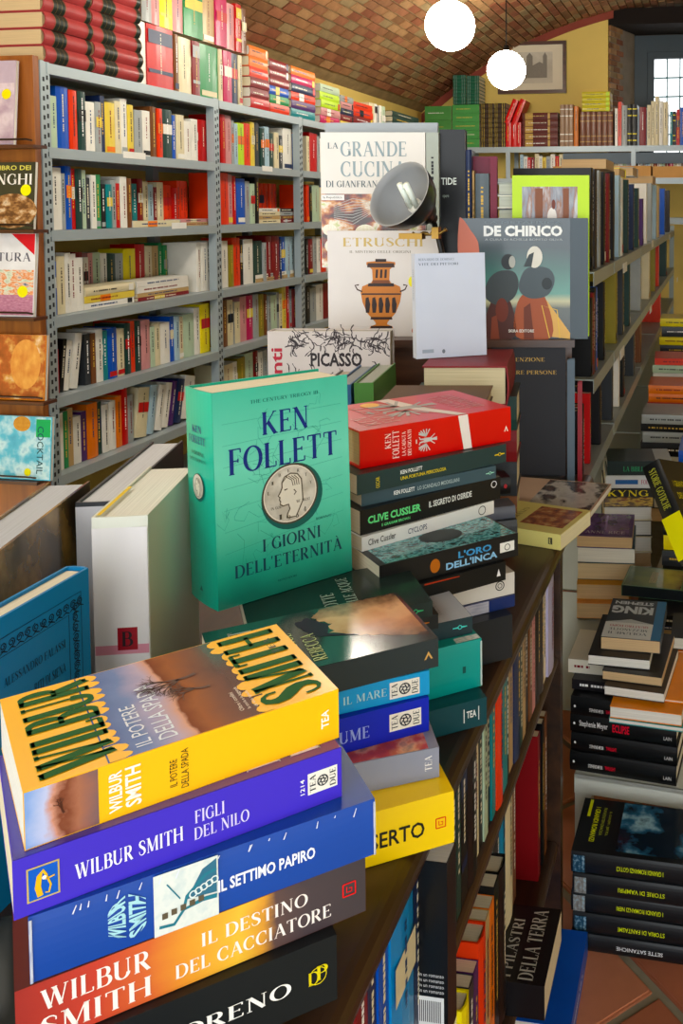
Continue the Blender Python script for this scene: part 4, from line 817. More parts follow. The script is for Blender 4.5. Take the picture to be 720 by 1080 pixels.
apile((700, 640), ZP, [(.04, .2, .15, -5, 'k', CREAM, 0), (.04, .2, .15, -2, 'B', CREAM, 0), (.045, .2, .15, -6, 'k', WHP, 0), (.045, .2, .15, -3, 'K', CREAM, 0), (.045, .21, .15, -5, 'Y', CREAM, 0), (.04, .2, .15, 2, 'k', CREAM, 0)], 'pile behind the leaning yellow labelled book')
apile((640, 548), ZP, [(.05, .2, .2, 2, 'a', TANP, 1), (.05, .2, .2, 0, 'k', WHP, 1), (.05, .2, .2, 0, 'c', WHP, 1), (.05, .2, .2, 2, 's', WHP, 1), (.05, .2, .2, 1, 'w', WHP, 1), (.05, .2, .2, -2, 'k', WHP, 0), (.04, .2, .2, 2, 's', WHP, 0), (.03, .2, .2, -1, 'k', WHP, 0), (.035, .2, .2, 1, 's', 'b0b0a8', 0)], 'grey topped aisle pile')
apile((650, 520), ZP, [(.05, .2, .2, 2, 'n', TANP, 1), (.05, .2, .2, 0, 'k', WHP, 1), (.05, .22, .2, 0, 'c', WHP, 1), (.05, .2, .2, 2, 's', WHP, 0), (.05, .2, .2, 1, 'w', WHP, 1), (.05, .2, .2, -2, 'k', WHP, 0), (.04, .2, .2, 2, 'w', WHP, 0), (.04, .2, .2, -1, 'r', WHP, 0), (.035, .2, .2, 1, 'o', 'd8c8a8', 0), (.035, .2, .2, 1, 'o', 'd8c8a8', 0)], 'orange topped aisle pile')
apile((672, 500), ZP, [(.05, .2, .2, 2, 'n', TANP, 1), (.05, .2, .2, 0, 'k', WHP, 1), (.05, .22, .2, 0, 'c', WHP, 1), (.05, .2, .2, 2, 's', WHP, 0), (.05, .2, .2, 1, 'w', WHP, 1), (.05, .2, .2, -2, 'k', WHP, 0), (.05, .2, .2, 2, 'b', WHP, 0), (.05, .2, .2, -1, 's', WHP, 0), (.05, .23, .2, 1, 'w', 'd8d8d0', 0), (.035, .2, .2, -3, 'e', 'd8c8a8', 0), (.03, .2, .2, 3, 'x', 'd8c8a8', 0)], 'orange red topped aisle pile')
apile((690, 470), ZP, [(.06, .2, .2, 2, 'n', TANP, 1), (.05, .2, .2, 0, 'k', WHP, 1), (.06, .22, .2, 0, 'c', WHP, 1), (.06, .2, .2, 2, 's', WHP, 0), (.06, .2, .2, 1, 'w', WHP, 1), (.06, .2, .2, -2, 'k', WHP, 0), (.05, .2, .2, 2, 'b', WHP, 0), (.05, .2, .2, -1, 's', WHP, 0), (.05, .23, .2, 1, 'k', 'd8d8d0', 0), (.04, .24, .2, -3, 'Y', 'd8c8a8', 0), (.05, .24, .2, 3, 'K', 'd8c8a8', 0), (.04, .24, .2, 1, 'Y', 'd8c8a8', 0)], 'farthest aisle pile, yellow topped')
apile((712, 600), ZP, [(.05, .2, .2, 2, 'n', TANP, 0), (.05, .2, .2, 0, 'k', WHP, 0), (.05, .22, .2, 0, 'b', WHP, 0), (.05, .2, .2, 2, 's', WHP, 0), (.05, .2, .2, 1, 'b', WHP, 0), (.05, .2, .2, -2, 'k', WHP, 0), (.05, .2, .2, 2, 'B', WHP, 0), (.04, .2, .2, -1, 'b', WHP, 0)], 'mostly blue pile at the right edge')
apile((704, 725), ZP, [(.035, .2, .14, 0, 'k', WHP, 1), (.03, .2, .14, 0, 'w', WHP, 1), (.03, .2, .14, 0, 'o', WHP, 1), (.03, .2, .14, 0, 'K', WHP, 1)], 'small pile at the right picture edge')

# ------------------------------------------------------------------ dark wooden bookcase in front
ZT = .77; XE = -.268
bc = empty('wooden_bookcase', (XE, .12, 0)); tag(bc, 'low dark brown wooden bookcase with rounded top edge carrying the book piles', 'bookcase')
def wp(x, y, z): return (x - XE, y - .12, z)
BY0, BY1 = .12, 1.655; BYE = 2.03
def nose(x, z, th, y0, y1, depth, n=8):
    mb = MB(); pr = [(x - depth, z)] + [(x - th / 2 + th / 2 * math.sin(math.pi * i / n), z - th / 2 + th / 2 * math.cos(math.pi * i / n)) for i in range(n + 1)] + [(x - depth, z - th)]
    k = len(pr); vs = [wp(a, y, b) for y in (y0, y1) for a, b in pr]; fs = [(i, i + 1, k + i + 1, k + i) for i in range(k - 1)] + [(k - 1, 0, k, 2 * k - 1), tuple(range(k - 1, -1, -1)), tuple(range(k, 2 * k))]
    return mb.add(vs, fs)
o = nose(XE, ZT, .032, BY0, BYE, .36).build('top_board', DARKW, bc)
nose(XE - .012, .55, .022, BY0 + .02, BY1 - .03, .32).build('shelf_board', DARKW, bc)
nose(XE - .012, .195, .022, BY0 + .02, BY1 - .03, .32).build('shelf_board', DARKW, bc)
MB().box(wp(XE - .34, BY1 - .028, 0), wp(XE - .008, BY1 - .004, ZT - .033)).build('end_panel', DARKW, bc); MB().box(wp(XE - .34, BY0 + .0, 0), wp(XE - .008, BY0 + .02, ZT - .033)).build('end_panel', DARKW, bc)
MB().box(wp(XE - .352, BY0, 0), wp(XE - .342, BY1, ZT - .034)).build('back_panel', DARKW, bc)
def table(x0, x1, y0, y1, lab):
    tb = empty('display_table', (x0, y0, 0)); tag(tb, lab, 'table')
    MB().box((0, 0, ZT - .03), (x1 - x0, y1 - y0, ZT - .0005)).build('table_top', DARKW, tb)
    for x in (.02, x1 - x0 - .07):
        for y in (.03, y1 - y0 - .08): MB().box((x, y, 0), (x + .05, y + .05, ZT - .031)).build('leg', DARKW, tb)
table(-.93, -.635, .12, 2.1, 'narrow dark table directly behind the wooden bookcase'); table(-1.26, -.935, .12, 1.40, 'wide dark table carrying the leaning books at the left')
def hp(r, f, z): return V((0, 0, z)) + RT * r + HD * f
ZR = 1.085
rm = Matrix(((RT.x, HD.x, 0, 0), (RT.y, HD.y, 0, 0), (0, 0, 1, 0), (0, 0, 0, 1)))
RWD = WOOD('2e1a10', '5e3a22', .4, 0)
dr = empty('display_riser', hp(-.27, 2.0, ZT)); tag(dr, 'brown wooden riser behind the piles on which the art books stand', 'riser'); dr.rotation_euler = (0, 0, AL)
def dq(r, f, z): return (r + .27, f - 2.0, z - ZT)
MB().box(dq(-.56, 1.985, ZR - .016), dq(.012, 2.2, ZR)).build('shelf', RWD, dr); MB().box(dq(-.555, 2.02, ZT + .0006), dq(-.01, 2.035, ZR - .0165)).build('front_panel', RWD, dr)
for r_ in (-.555, -.01): MB().box(dq(r_, 2.036, ZT + .0006), dq(r_ + .016, 2.045 if r_ > -.1 else 2.1, ZR - .0165)).build('end_panel', RWD, dr)

# books standing in the bookcase, spines to the aisle
def case_row(z, spec, px0, py, nm, xin=.016):
    """spec: (px of far edge, colour, height, inset)"""
    x = XE - xin; y = pxp(px0, py, x).y; k = 0
    for (px, c_, h, ins, dc) in spec:
        y1 = pxp(px, py, x).y
        if c_ == '_': y = y1; continue
        T = max(.006, y1 - y - .0012)
        o = plain_book(h, .16, T, c_, dc, CREAM, T > .03); up_book(o, (x - ins, y, z + .0006), (1, 0, 0), h); k += 1
        cn = COL[c_][1] if len(c_) == 1 else 'dark'
        tag(o, f'{cn} book, {ordn(k - 1)} upright from the near end, {nm} wooden bookcase shelf', 'book', 'books standing in the dark wooden bookcase'); y = y1
case_row(.55, [(368, 'n', .18, .01, 0), (380, 'w', .18, .01, 0), (392, 'R', .185, .004, 0), (401, 'B', .185, .004, 0), (412, 'b', .185, .002, 0), (436, '2a86c4', .187, .0, 1), (445, 'B', .186, .0, 3), (449, 'O', .17, .01, 0)], 350, 1000, 'upper')
case_row(.55, [(484, 'K', .182, .004, 0), (489, 'G', .185, .004, 0), (496, 'k', .185, .004, 3), (506, 'k', .185, .004, 0), (511, 'c', .17, .008, 0), (515, 'k', .18, .008, 0), (519, 'e', .18, .006, 0), (523, 'k', .18, .008, 0), (527, 't', .18, .006, 0), (533, 'x', .186, .004, 0), (538, 't', .186, .004, 0), (541, 'k', .18, .006, 0), (545, 'a', .18, .006, 0), (551, 'B', .185, .004, 0), (554, 'G', .18, .004, 0), (557, 'a', .175, .004, 0), (561, 'k', .18, .006, 0), (564, 'n', .185, .004, 0), (567, 'p', .18, .004, 0), (571, 'k', .18, .004, 0), (575, 'd', .18, .004, 0), (578, 'c', .18, .004, 0), (584, 'a9a6c4', .187, .0, 0)], 474, 800, 'upper')
# black book with barcode standing proud, back cover to the viewer
bk = Book(.182, .125, .03, '121316', 'black paperback with white barcode and worn foot on the upper bookcase shelf', False, 0, WHP)
fb = pxp(441, 1024, XE - .016); bk.put(V((XE - .016 - .125, fb.y - .0, .5506 + .182)), (0, 0, -1), (0, 1, 0))
# local Y = Z x X = y x (-z) = -x  -> fore-edge inside
bk.put(V((XE + .014, fb.y + .0, .5506 + .182)), (0, 0, -1), (0, 1, 0))
quad(bk.root, bk.BC, .093, .012, .028, .032, 'e8e8e8', 'barcode', .0004)
F = bk.BC
for i in range(12): quad(bk.root, F, .096 + i * .0019, .018, .0009, .022, '202020', 'barcode', .0007)
for i in range(4): text(bk.root, F, 'come in un romanzo', .085, .048 + i * .0055, .036, .0034, 'd8d8d8', 'sans', 0, 0, .0005)
quad(bk.root, F, .085, .0005, .04, .008, RAMP([(0, 'e8e8e8'), (.55, 'c8c8c8'), (.6, '202020')], 'N', .6, 6), 'worn_edge', .0005)
case_row(.1955, [(437, 'x', .20, .02, 0), (446, 'k', .2, .02, 0), (452, 'n', .2, .02, 0)], 424, 1000, 'lower', .03)
# lying books, fore-edges out, lower shelf
def lay_in(px, py, z, T, L, W, c_, pg, lab, proud=0, yaw=90):
    P = pxp(px, py, XE - .02); o = plain_book(L, W, T - .001, c_, 0, pg, False)
    # fore-edge outward: spine inside
    o.matrix_world = tfm(V((P.x + proud - W, P.y + L, z + .0006)), (0, -1, 0), ZZ)
    tag(o, lab, 'book', 'books lying in the wooden bookcase with pages outward'); return P
z = .1957
P = pxp(440, 1078, XE - .02)
for i, (T, c_) in enumerate(((.035, 'k'), (.032, 'w'), (.035, 'K'), (.03, 'w'), (.034, 'k'), (.03, 'k'))):
    o = plain_book(.09, .2, T - .001, c_, 0, WHP, False); y = P.y + .02 + .002 * i
    o.matrix_world = tfm(V((XE - .03 - .2 + .012 * (i % 3), y + .09, z)), (0, -1, 0), ZZ); z += T
    tag(o, f'white paged book, {ordn(i)} from the bottom of the pile lying on the lower bookcase shelf', 'book', 'books lying in the wooden bookcase with pages outward')
LBK = []
case_row(.2485, [(486, 'w', .20, .006, 0), (494, 'Y', .19, .0, 0), (499, 'K', .19, .0, 0), (504, 'u', .19, 0, 0), (512, 'x', .21, 0, 0), (516, 'a', .21, 0, 0), (521, 'o', .21, .0, 0), (526, 'k', .22, .0, 0), (533, 'k', .22, .0, 0), (541, 'q', .23, .03, 0), (547, 'K', .23, .03, 0), (553, '2f86b4', .23, .03, 0), (560, 'c', .24, .03, 0), (563, 'n', .24, .03, 0)], 482, 950, 'lower')
ya_ = pxp(482, 950, XE - .016).y
for i in range(2):
    o = plain_book(.21, .15, .052, 'kB'[i], 0, WHP, False); o.matrix_world = tfm(V((XE - .04 - .21, ya_ + .155 * i, .1957)), (1, 0, 0), ZZ); tag(o, f'{("black", "navy blue")[i]} book lying under the upright books, lower bookcase shelf, {("nearer", "farther")[i]} one', 'book')
for i, (yy_, c_) in enumerate(((1.52, 'R'), (1.56, 'k'), (1.585, 'n'))):
    o = plain_book(.26, .16, .02, c_, 0, CREAM); up_book(o, (XE - .03, yy_, .1957), (1, 0, 0), .26); tag(o, f'{COL[c_][1]} tall book, {ordn(i)} of three beside the far end panel, lower bookcase shelf', 'book', 'books standing in the dark wooden bookcase')
pb_ = Book(.21, .148, .052, '141316', 'black thick paperback with silver lettering jutting from the lower bookcase shelf', False, 0, CREAM)
c0 = pz(574, 1040, .2485); pb_.put(V((c0.x - .21, c0.y, .1957)), (1, 0, 0), ZZ); WHT2 = 'b8b4ac'
text(pb_.root, pb_.CV, 'I PILASTRI', .008, .052, .11, .018, WHT2, 'serif', 0, 0, .0005); text(pb_.root, pb_.CV, 'DELLA TERRA', .006, .018, .135, .024, WHT2, 'serif', 0, 0, .0005)
o = plain_book(.2, .14, .045, 'b', 0, WHP, False); P = pz(592, 1060, .045); o.matrix_world = tfm(V((XE + .004, P.y + .06, .0005)) + V((0, .0, 0)), (0, -1, 0), ZZ); o.matrix_world = tfm(V((XE + .046, P.y - .04, .0005)), (0, 1, 0), ZZ)
tag(o, 'blue covered book lying on the tiles against the foot of the bookcase', 'book')

# ================================================================== the book piles in front
class SP:
    """converts pixels measured along a spine edge into metres from its left end"""
    def __init__(s, L, R, z, H=None):
        s.L, s.R = L[0], R[0]; a, b = pz(*L, z), pz(*R, z); s.H = (b - a).length
        s.dl, s.dr = (a - CAM).dot(FW), (b - CAM).dot(FW)
    def u(s, p): a = s.dl * (p - s.L); b = s.dr * (s.R - p); return s.H * a / (a + b)
    def box(s, p0, p1): return s.u(p0), s.u(p1) - s.u(p0)
def tea_box(b, x, y, w_, h, col='ece8dc', fg='20242c'):
    quad(b.root, b.SP, x, y, w_, h, col, 'printed_panel'); text(b.root, b.SP, 'TEA', x + w_ * .06, y + h * .1, w_ * .2, h * .8, fg, 'serif', 1, 0, .0005, 'title'); text(b.root, b.SP, 'DUE', x + w_ * .74, y + h * .1, w_ * .2, h * .8, fg, 'serif', 1, 0, .0005)
    ring(b.root, b.SP, x + w_ * .5, y + h * .5, w_ * .17, w_ * .04, fg, 'emblem', .0005); ring(b.root, b.SP, x + w_ * .5, y + h * .5, w_ * .07, w_ * .04, fg, 'emblem', .0005, 10)
    lines(b.root, b.SP, [[(x + w_ * (.5 + .09 * math.cos(a)), y + h * .5 + w_ * .09 * math.sin(a), w_ * .03), (x + w_ * (.5 + .16 * math.cos(a + .6)), y + h * .5 + w_ * .16 * math.sin(a + .6), w_ * .03)] for a in [k * 1.047 for k in range(6)]], fg, 'emblem', .0006)
G1 = 'books of the front pile'
# ---- front pile, top to bottom
z = 1.010; L, R = (24, 836), (356.7, 726.6); m = SP(L, R, z); H = m.H; W = .135; T = .0375
YEL = M('f6ba06', .38, .03, 6, coat=.2)
b = flat2(L, R, z, lambda h: Book(h, W, T, YEL, 'thick yellow paperback with tall green capitals and desert picture topping the front pile', False, 0, WHP, G1))
r = b.root
pic = RAMP([(0, '3f62a0'), (.22, '6f8fc4'), (.38, 'c0b4d0'), (.47, 'dca890'), (.5, '7a3a1e'), (.6, '9a5a34'), (.72, '7c4f42'), (.85, '5c4246'), (1, '4e3a40')], 'X', .12, 3.2, .16, .7, 8)
quad(r, b.CV, .0008, H * .235, W - .0016, H * .53, pic, 'picture')
def lobes(n, v0, up, fw):
    for i in range(n):
        u0, u1 = max(W * (i / n + .006), .0008), W * ((i + 1) / n - .01); d = random.uniform(.006, .012) * up; wd = u1 - u0
        p = [(u0, v0 - .003 * up), (u0, v0 + d * .5), (u0 + wd * .12, v0 + d * .9), (u0 + wd * .24, v0 + d), (u0 + wd * .36, v0 + d * .85), (u0 + wd * .46, v0 + d * .5), (u0 + wd * .56, v0 + d * .8), (u0 + wd * .7, v0 + d * .95), (u0 + wd * .86, v0 + d * .85), (u1, v0 + d * .45), (u1, v0 - .003 * up)]
        poly(r, b.CV, p if up > 0 else p[::-1], YEL, 'yellow_lettering_ground', .0003)
lobes(6, H * .745, -1, 1); lobes(5, H * .245, 1, 1)
GRN = M('08521a', .65, .03)
text(r, b.CV, 'WILBUR', .006, H * .72, W - .010, H * .235, GRN, 'serif', 0, 0, .0006, fat=1.75); text(r, b.CV, 'SMITH', .006, H * .035, W - .012, H * .225, GRN, 'serif', 0, 0, .0006, fat=1.75)
text(r, b.CV, 'IL POTERE', .008, H * .625, .06, H * .05, 'dfe6ee', 'sans', 0, .0, .0006); text(r, b.CV, 'DELLA SPADA', .008, H * .545, .085, H * .06, 'dfe6ee', 'sans', 0, .0, .0006)
text(r, b.CV, 'Oltre i confini', .012, H * .32, .03, H * .015, 'e8dcd0', 'sans', 0, 0, .0006); text(r, b.CV, 'la storia e la leggenda', .012, H * .295, .036, H * .015, 'e8dcd0', 'sans', 0, 0, .0006); text(r, b.CV, 'di una spada', .012, H * .27, .026, H * .015, 'e8dcd0', 'sans', 0, 0, .0006)
text(r, b.CV, 'TEA', .082, H * .072, .03, H * .028, '1a3018', 'serif', 0, 0, .0008)
# twisted tree on the cover
tr = []
def branch(x, y, a, l, w_, d):
    x2, y2 = x + l * math.cos(a), y + l * math.sin(a); tr.append([(x, y, w_), ((x + x2) / 2 + random.uniform(-.1, .1) * l, (y + y2) / 2 + random.uniform(-.1, .1) * l, w_ * .85), (x2, y2, w_ * .65)])
    if d:
        for da in (random.uniform(.2, .7), random.uniform(-.7, -.2), random.uniform(-.15, .15))[:3 if d > 2 else 2]: branch(x2, y2, a + da, l * random.uniform(.6, .85), w_ * .6, d - 1)
branch(.088, H * .39, 1.75, .013, .004, 5); branch(.062, H * .37, 1.3, .011, .003, 4)
lines(r, b.CV, tr, '4a2414', 'printed_tree', .0006)
quad(r, b.SP, .0005, .0006, m.u(103) - .0005, T - .0012, RAMP([(0, '7ca0d8'), (.3, 'b8c0e0'), (.42, 'c88a70'), (.5, '7a3c22'), (.7, 'a4664a'), (1, '7a5a5a')], 'X', .22, 2.4, .2, .5, 8), 'picture')
tr.clear(); branch(.022, .016, 1.9, .004, .0015, 3); lines(r, b.SP, tr, '4a2414', 'printed_tree', .0005)
for s_, p0, p1, c_, f_, v0, hh in (('WILBUR', 114, 128, 'fbf6e6', 'sans', .12, .72), ('SMITH', 131, 148, 'fbf6e6', 'sans', .12, .72), ('IL POTERE', 178, 186, '3a3416', 'sans', .2, .5), ('DELLA SPADA', 190, 198, '3a3416', 'sans', .12, .72), ('TEA', 338, 346, 'fbf6e6', 'sans', .3, .36)):
    x, w_ = m.box(p0, p1); text(r, b.SP, s_, x, T * v0, w_, T * hh, c_, f_, 1, .02 if p0 < 150 or p0 > 300 else 0, .0005)
z -= T + .0004
# purple
L, R = (12.6, 909), (359.7, 788); m = SP(L, R, z); T = .0375
b = flat2(L, R, z, lambda h: Book(h, .132, T, M('4a3cba', .34, .05, 5, coat=.3), 'violet paperback with white author lettering and gold eye emblem, second in front pile', False, 0, CREAM, G1)); r = b.root; H = m.H
quad(r, b.CV, .0006, .0006, .13, H - .0012, RAMP([(0, '3b34a0'), (.5, '5a3a96'), (1, '7a3f8c')], 'X', .05, 2), 'printed_panel')
text(r, b.CV, 'DEL NILO', .008, .012, .11, .024, 'e4dcec', 'serif', 0, 0, .0005); text(r, b.CV, 'FIGLI', .008, .042, .09, .024, 'e4dcec', 'serif', 0, 0, .0005)
x, w_ = m.box(27, 62); quad(r, b.SP, x, T * .2, w_, T * .58, 'c0a868', 'emblem', .0003); quad(r, b.SP, x + .001, T * .225, w_ - .002, T * .53, '2a5cb8', 'emblem', .0004)
lines(r, b.SP, [[(x + w_ * .4, T * .26, .0032), (x + w_ * .33, T * .42, .0034), (x + w_ * .38, T * .6, .003), (x + w_ * .5, T * .68, .002), (x + w_ * .6, T * .58, .0016)], [(x + w_ * .55, T * .52, .001), (x + w_ * .85, T * .54, .0008)], [(x + w_ * .6, T * .58, .001), (x + w_ * .72, T * .4, .0012), (x + w_ * .66, T * .28, .001), (x + w_ * .55, T * .3, .001)]], 'e0b21c', 'emblem', .0006)
poly(r, b.SP, ell(x + w_ * .53, T * .56, .0013, .0013, 12), 'f4f0e0', 'emblem', .0008)
x, w_ = m.box(78, 192); text(r, b.SP, 'WILBUR SMITH', x, T * .3, w_, T * .28, 'f4f2fa', 'serif', 0, 0, .0004)
x, w_ = m.box(205, 236); text(r, b.SP, 'FIGLI', x, T * .53, w_, T * .24, 'd8d0f0', 'serif', 0, 0, .0004); x, w_ = m.box(204, 262); text(r, b.SP, 'DEL NILO', x, T * .22, w_, T * .24, 'd8d0f0', 'serif', 0, 0, .0004)
x, w_ = m.box(316, 320.5); text(r, b.SP, '1214', x, T * .32, w_, T * .3, 'f0f0f0', 'sans', 1); x, w_ = m.box(324, 355); tea_box(b, x, T * .27, w_, T * .42)
z -= T + .0004
# blue
L, R = (29.5, 968), (395, 842); m = SP(L, R, z); T = .0425
b = flat2(L, R, z, lambda h: Book(h, .14, T, M('2a4a98', .36, .07, 12, coat=.25), 'blue paperback with pale river picture on the spine, third in front pile', False, .0015, CREAM, G1)); r = b.root; H = m.H
x, w_ = m.box(109, 157); cx, rr = x + w_ / 2, w_ / 2
text(r, b.SP, 'WILBUR', cx - rr * .85, T * .14, rr * .78, T * .72, 'a8d4dc', 'sans', 1, .03, .0004, skew=lambda u, v: (u, T / 2 + (v - T / 2) * math.sqrt(max(.12, 1 - ((u - cx) / rr) ** 2))))
text(r, b.SP, 'SMITH', cx + rr * .05, T * .14, rr * .78, T * .72, 'a8d4dc', 'sans', 1, .03, .0004, skew=lambda u, v: (u, T / 2 + (v - T / 2) * math.sqrt(max(.12, 1 - ((u - cx) / rr) ** 2))))
x, w_ = m.box(161, 229); quad(r, b.SP, x, .0005, w_, T - .001, RAMP([(0, 'c4d4d0'), (.5, 'dfe4dc'), (1, 'a8c4c8')], 'N', .5, 5), 'picture', .0004)
lines(r, b.SP, [[(x + .003, T * .15, .002), (x + w_ * .3, T * .12, .002), (x + w_ * .45, T * .3, .002), (x + w_ * .5, T * .5, .002), (x + w_ * .8, T * .75, .002), (x + w_ - .001, T * .78, .002)], [(x + w_ * .45, T * .3, .0015), (x + w_ * .75, T * .36, .003), (x + w_ - .001, T * .34, .003)], [(x + w_ * .2, T * .8, .0008), (x + w_ * .4, T * .5, .0008)]], '2f7484', 'picture', .0007)
poly(r, b.SP, [(x + w_ * .5, T * .45), (x + w_ - .001, T * .4), (x + w_ - .001, T * .95), (x + w_ * .75, T * .85)], '3a6a80', 'picture', .0006)
for i in range(5):
    ring(r, b.SP, x + w_ * (.6 + .085 * i), T * (.5 + .03 * i), .0022, .0009, 'dce8e4', 'picture', .0009, 10); quad(r, b.SP, x + w_ * (.12 + .14 * i), T * (.26 + .02 * i), .0035, .004, '5c5240', 'picture', .0008)
x, w_ = m.box(229, 331); text(r, b.SP, 'IL SETTIMO PAPIRO', x, T * .36, w_, T * .2, 'f0f2f8', 'sans', 0, .025, .0004)
for k in range(16):
    u = random.uniform(.02, H - .01); lines(r, b.SP, [[(u, T * random.uniform(.82, .93), .0009), (u + random.uniform(.0005, .0025), T * .97, .0005)]], 'd8dce8', 'worn_edge', .0005)
for (u0, u1) in ((0, .006), (H - .002, H - .0002)): quad(r, b.SP, u0 + .0002, .001, .0016, T - .002, RAMP([(0, '2f4f9c'), (.5, 'b8bcc8'), (.8, 'e8e6de')], 'N', .6, 7), 'worn_edge', .0005)
z -= T + .0004
# orange
L, R = (15, 1046), (385, 903.6); m = SP(L, R, z); T = .0415
b = flat2(L, R, z, lambda h: Book(h, .14, T, M('5a2a22', .3, .08, coat=.25), 'sunset coloured paperback with serif author name, fourth in front pile', False, 0, CREAM, G1)); r = b.root; H = m.H
quad(r, b.SP, .0002, .0003, H - .0004, T - .0006, RAMP([(0, 'a02c22'), (.2, 'c43c28'), (.34, 'd4622a'), (.46, 'e89a28'), (.58, 'f0bc34'), (.66, 'd8942c'), (.7, '5c4440'), (.8, '463a3e'), (1, '3c3438')], 'X', .06, 2.5, .3, .3), 'picture')
x, w_ = m.box(42, 158); text(r, b.SP, 'WILBUR', x, T * .53, w_, T * .33, 'f6ece4', 'serif', 0, 0, .0005); text(r, b.SP, 'SMITH', x, T * .1, w_, T * .33, 'f6ece4', 'serif', 0, 0, .0005)
x, w_ = m.box(212, 324); text(r, b.SP, 'IL DESTINO', x, T * .54, w_, T * .24, 'f6ece4', 'serif', 0, 0, .0005); x, w_ = m.box(184, 348); text(r, b.SP, 'DEL CACCIATORE', x, T * .17, w_, T * .24, 'f6ece4', 'serif', 0, 0, .0005)
def red_logo(b, x, w_, y, c='e02c2c'):
    lines(b.root, b.SP, [[(x, y, .0009), (x + w_, y, .0009)], [(x + w_, y, .0009), (x + w_, y + w_, .0009)], [(x + w_, y + w_, .0009), (x, y + w_, .0009)], [(x, y + w_, .0009), (x, y, .0009)], [(x + w_ * .3, y + w_ * .75, .0008), (x + w_ * .3, y + w_ * .3, .0008), (x + w_ * .7, y + w_ * .3, .0008), (x + w_ * .7, y + w_ * .6, .0008), (x + w_ * .5, y + w_ * .6, .0008)]], c, 'emblem', .0006)
x, w_ = m.box(361, 374); red_logo(b, x, w_, T * .42)
z -= T + .0004
# black
R = (354.7, 985.5); L0 = (131, 1076); T = .0485; a_ = pz(*L0, z); b_ = pz(*R, z); yaw = math.degrees(math.atan2(b_.y - a_.y, b_.x - a_.x)); H = .215
b = flatR(R, yaw, z, Book(H, .14, T, M('101416', .4, .06, coat=.15), 'black paperback with white serif surname and yellow monogram, fifth in front pile', False, 0, CREAM, G1)); r = b.root
dd = (b_ - a_).normalized(); L = None
def ub(p, y):   # distance along the black spine
    P = b_ - dd * 0; best = 0
    for i in range(430):
        q = b_ - dd * (H - i * .0005) - CAM; w_ = q.dot(FW); xx = X0 + FPX * q.dot(RT) / w_
        if xx <= p: best = i * .0005
    return best
x0_, x1_ = ub(150, 0), ub(307, 0); text(r, b.SP, 'DIANA MORENO', ub(20, 0), T * .37, x1_ - ub(20, 0), T * .22, 'f0eee8', 'serif', 0, 0, .0005)
xl = ub(325, 0); wl = ub(346, 0) - xl; text(r, b.SP, 'D', xl, T * .38, wl * .55, T * .2, 'd8c81c', 'serif', 0, 0, .0005); text(r, b.SP, 'P', xl + wl * .4, T * .42, wl * .55, T * .22, 'd8c81c', 'serif', 0, 0, .0008); ring(r, b.SP, xl + wl * .45, T * .5, wl * .42, .0006, 'd8c81c', 'emblem', .0009)
z -= T + .0004
o = plain_book(.16, .10, z - ZT - .0006, 'B', 0, CREAM, False); Pq = pz(*R, z); d2 = V((math.cos(math.radians(44)), math.sin(math.radians(44)), 0)); O = Pq - d2 * .215; lay_book(o, (O.x - .01, O.y + .012, ZT + .0004), 44); tag(o, 'dark blue book lying on the bookcase at the very bottom of the front pile', 'book', G1)

# ---- second pile
G2 = 'books of the second pile, behind the front one'
z = .940
b = flatR((462, 673), 38.5, z, Book(.205, .128, .029, M('2c3436', .25, .08, 8, coat=.4), 'dark paperback with orange cliff picture on its cover, topping second pile', False, 0, CREAM, G2)); r = b.root; H, W = .205, .128
quad(r, b.CV, .0006, .0006, W - .0012, H - .0012, RAMP([(0, '132422'), (.3, '1a3634'), (.52, '1f3330'), (1, '16201e')], 'X', .1, 3, .15, .6), 'picture')
random.seed(5)
def rough(p, amp=.003, n=7):
    out = []
    for i in range(len(p)):
        (x0, y0), (x1, y1) = p[i], p[(i + 1) % len(p)]
        for j in range(n): t = j / n; k_ = amp if 0 < j and 1 < i < len(p) - 1 else 0; out.append((x0 + (x1 - x0) * t + random.uniform(-k_, k_), y0 + (y1 - y0) * t + random.uniform(-k_, k_)))
    return out
poly(r, b.CV, rough([(.012, .004), (W - .002, .004), (W - .002, .082), (W * .84, .10), (W * .66, .086), (W * .5, .09), (W * .34, .06), (W * .2, .034)]), RAMP([(0, '4a2c1c'), (.3, 'b07a48'), (.5, 'd8a46c'), (.7, 'e4b884'), (1, '6a4a34')], 'Y', .3, 4, .15, .6), 'picture', .0003)
poly(r, b.CV, rough([(W * .35, .064), (W * .5, .094), (W * .66, .088), (W * .86, .104), (W * .8, .118), (W * .5, .108)], .0025), '2a2438', 'picture', .0005)
text(r, b.CV, 'REBECCA', .012, H * .52, .06, .014, 'c8d49c', 'serif', 0, 0, .0006); text(r, b.CV, 'IL CODICE', .012, H * .62, .07, .014, 'c8d49c', 'serif', 0, 0, .0006); text(r, b.CV, 'KEN FOLLETT', .012, H * .78, .1, .024, 'a8b4ac', 'serif', 0, 0, .0006)
poly(r, b.SP, [(H - .015, .010), (H - .0105, .018), (H - .006, .010), (H - .008, .010), (H - .0105, .0145), (H - .013, .010)], 'c8a060', 'emblem')
z -= .0294
m = SP((357.8, 727.5), (452.5, 707), z); T = .0243
d_ = pz(452.5, 707, z) - pz(357.8, 727.5, z); yw = math.degrees(math.atan2(d_.y, d_.x))
b = flatR((452.5, 707), yw, z, Book(.197, .125, T, M('2496cc', .35, .06, coat=.2), 'bright blue paperback ending in MARE, second from top of second pile', False, 0, CREAM, G2)); r = b.root; H = .197
text(r, b.SP, 'IL MARE', H - .085, T * .32, .042, T * .34, 'a8d0d8', 'serif'); tea_box(b, H - .040, T * .14, .03, T * .68); text(r, b.SP, 'I FUOCHI DEL', H - .175, T * .32, .08, T * .34, 'a8d0d8', 'serif')
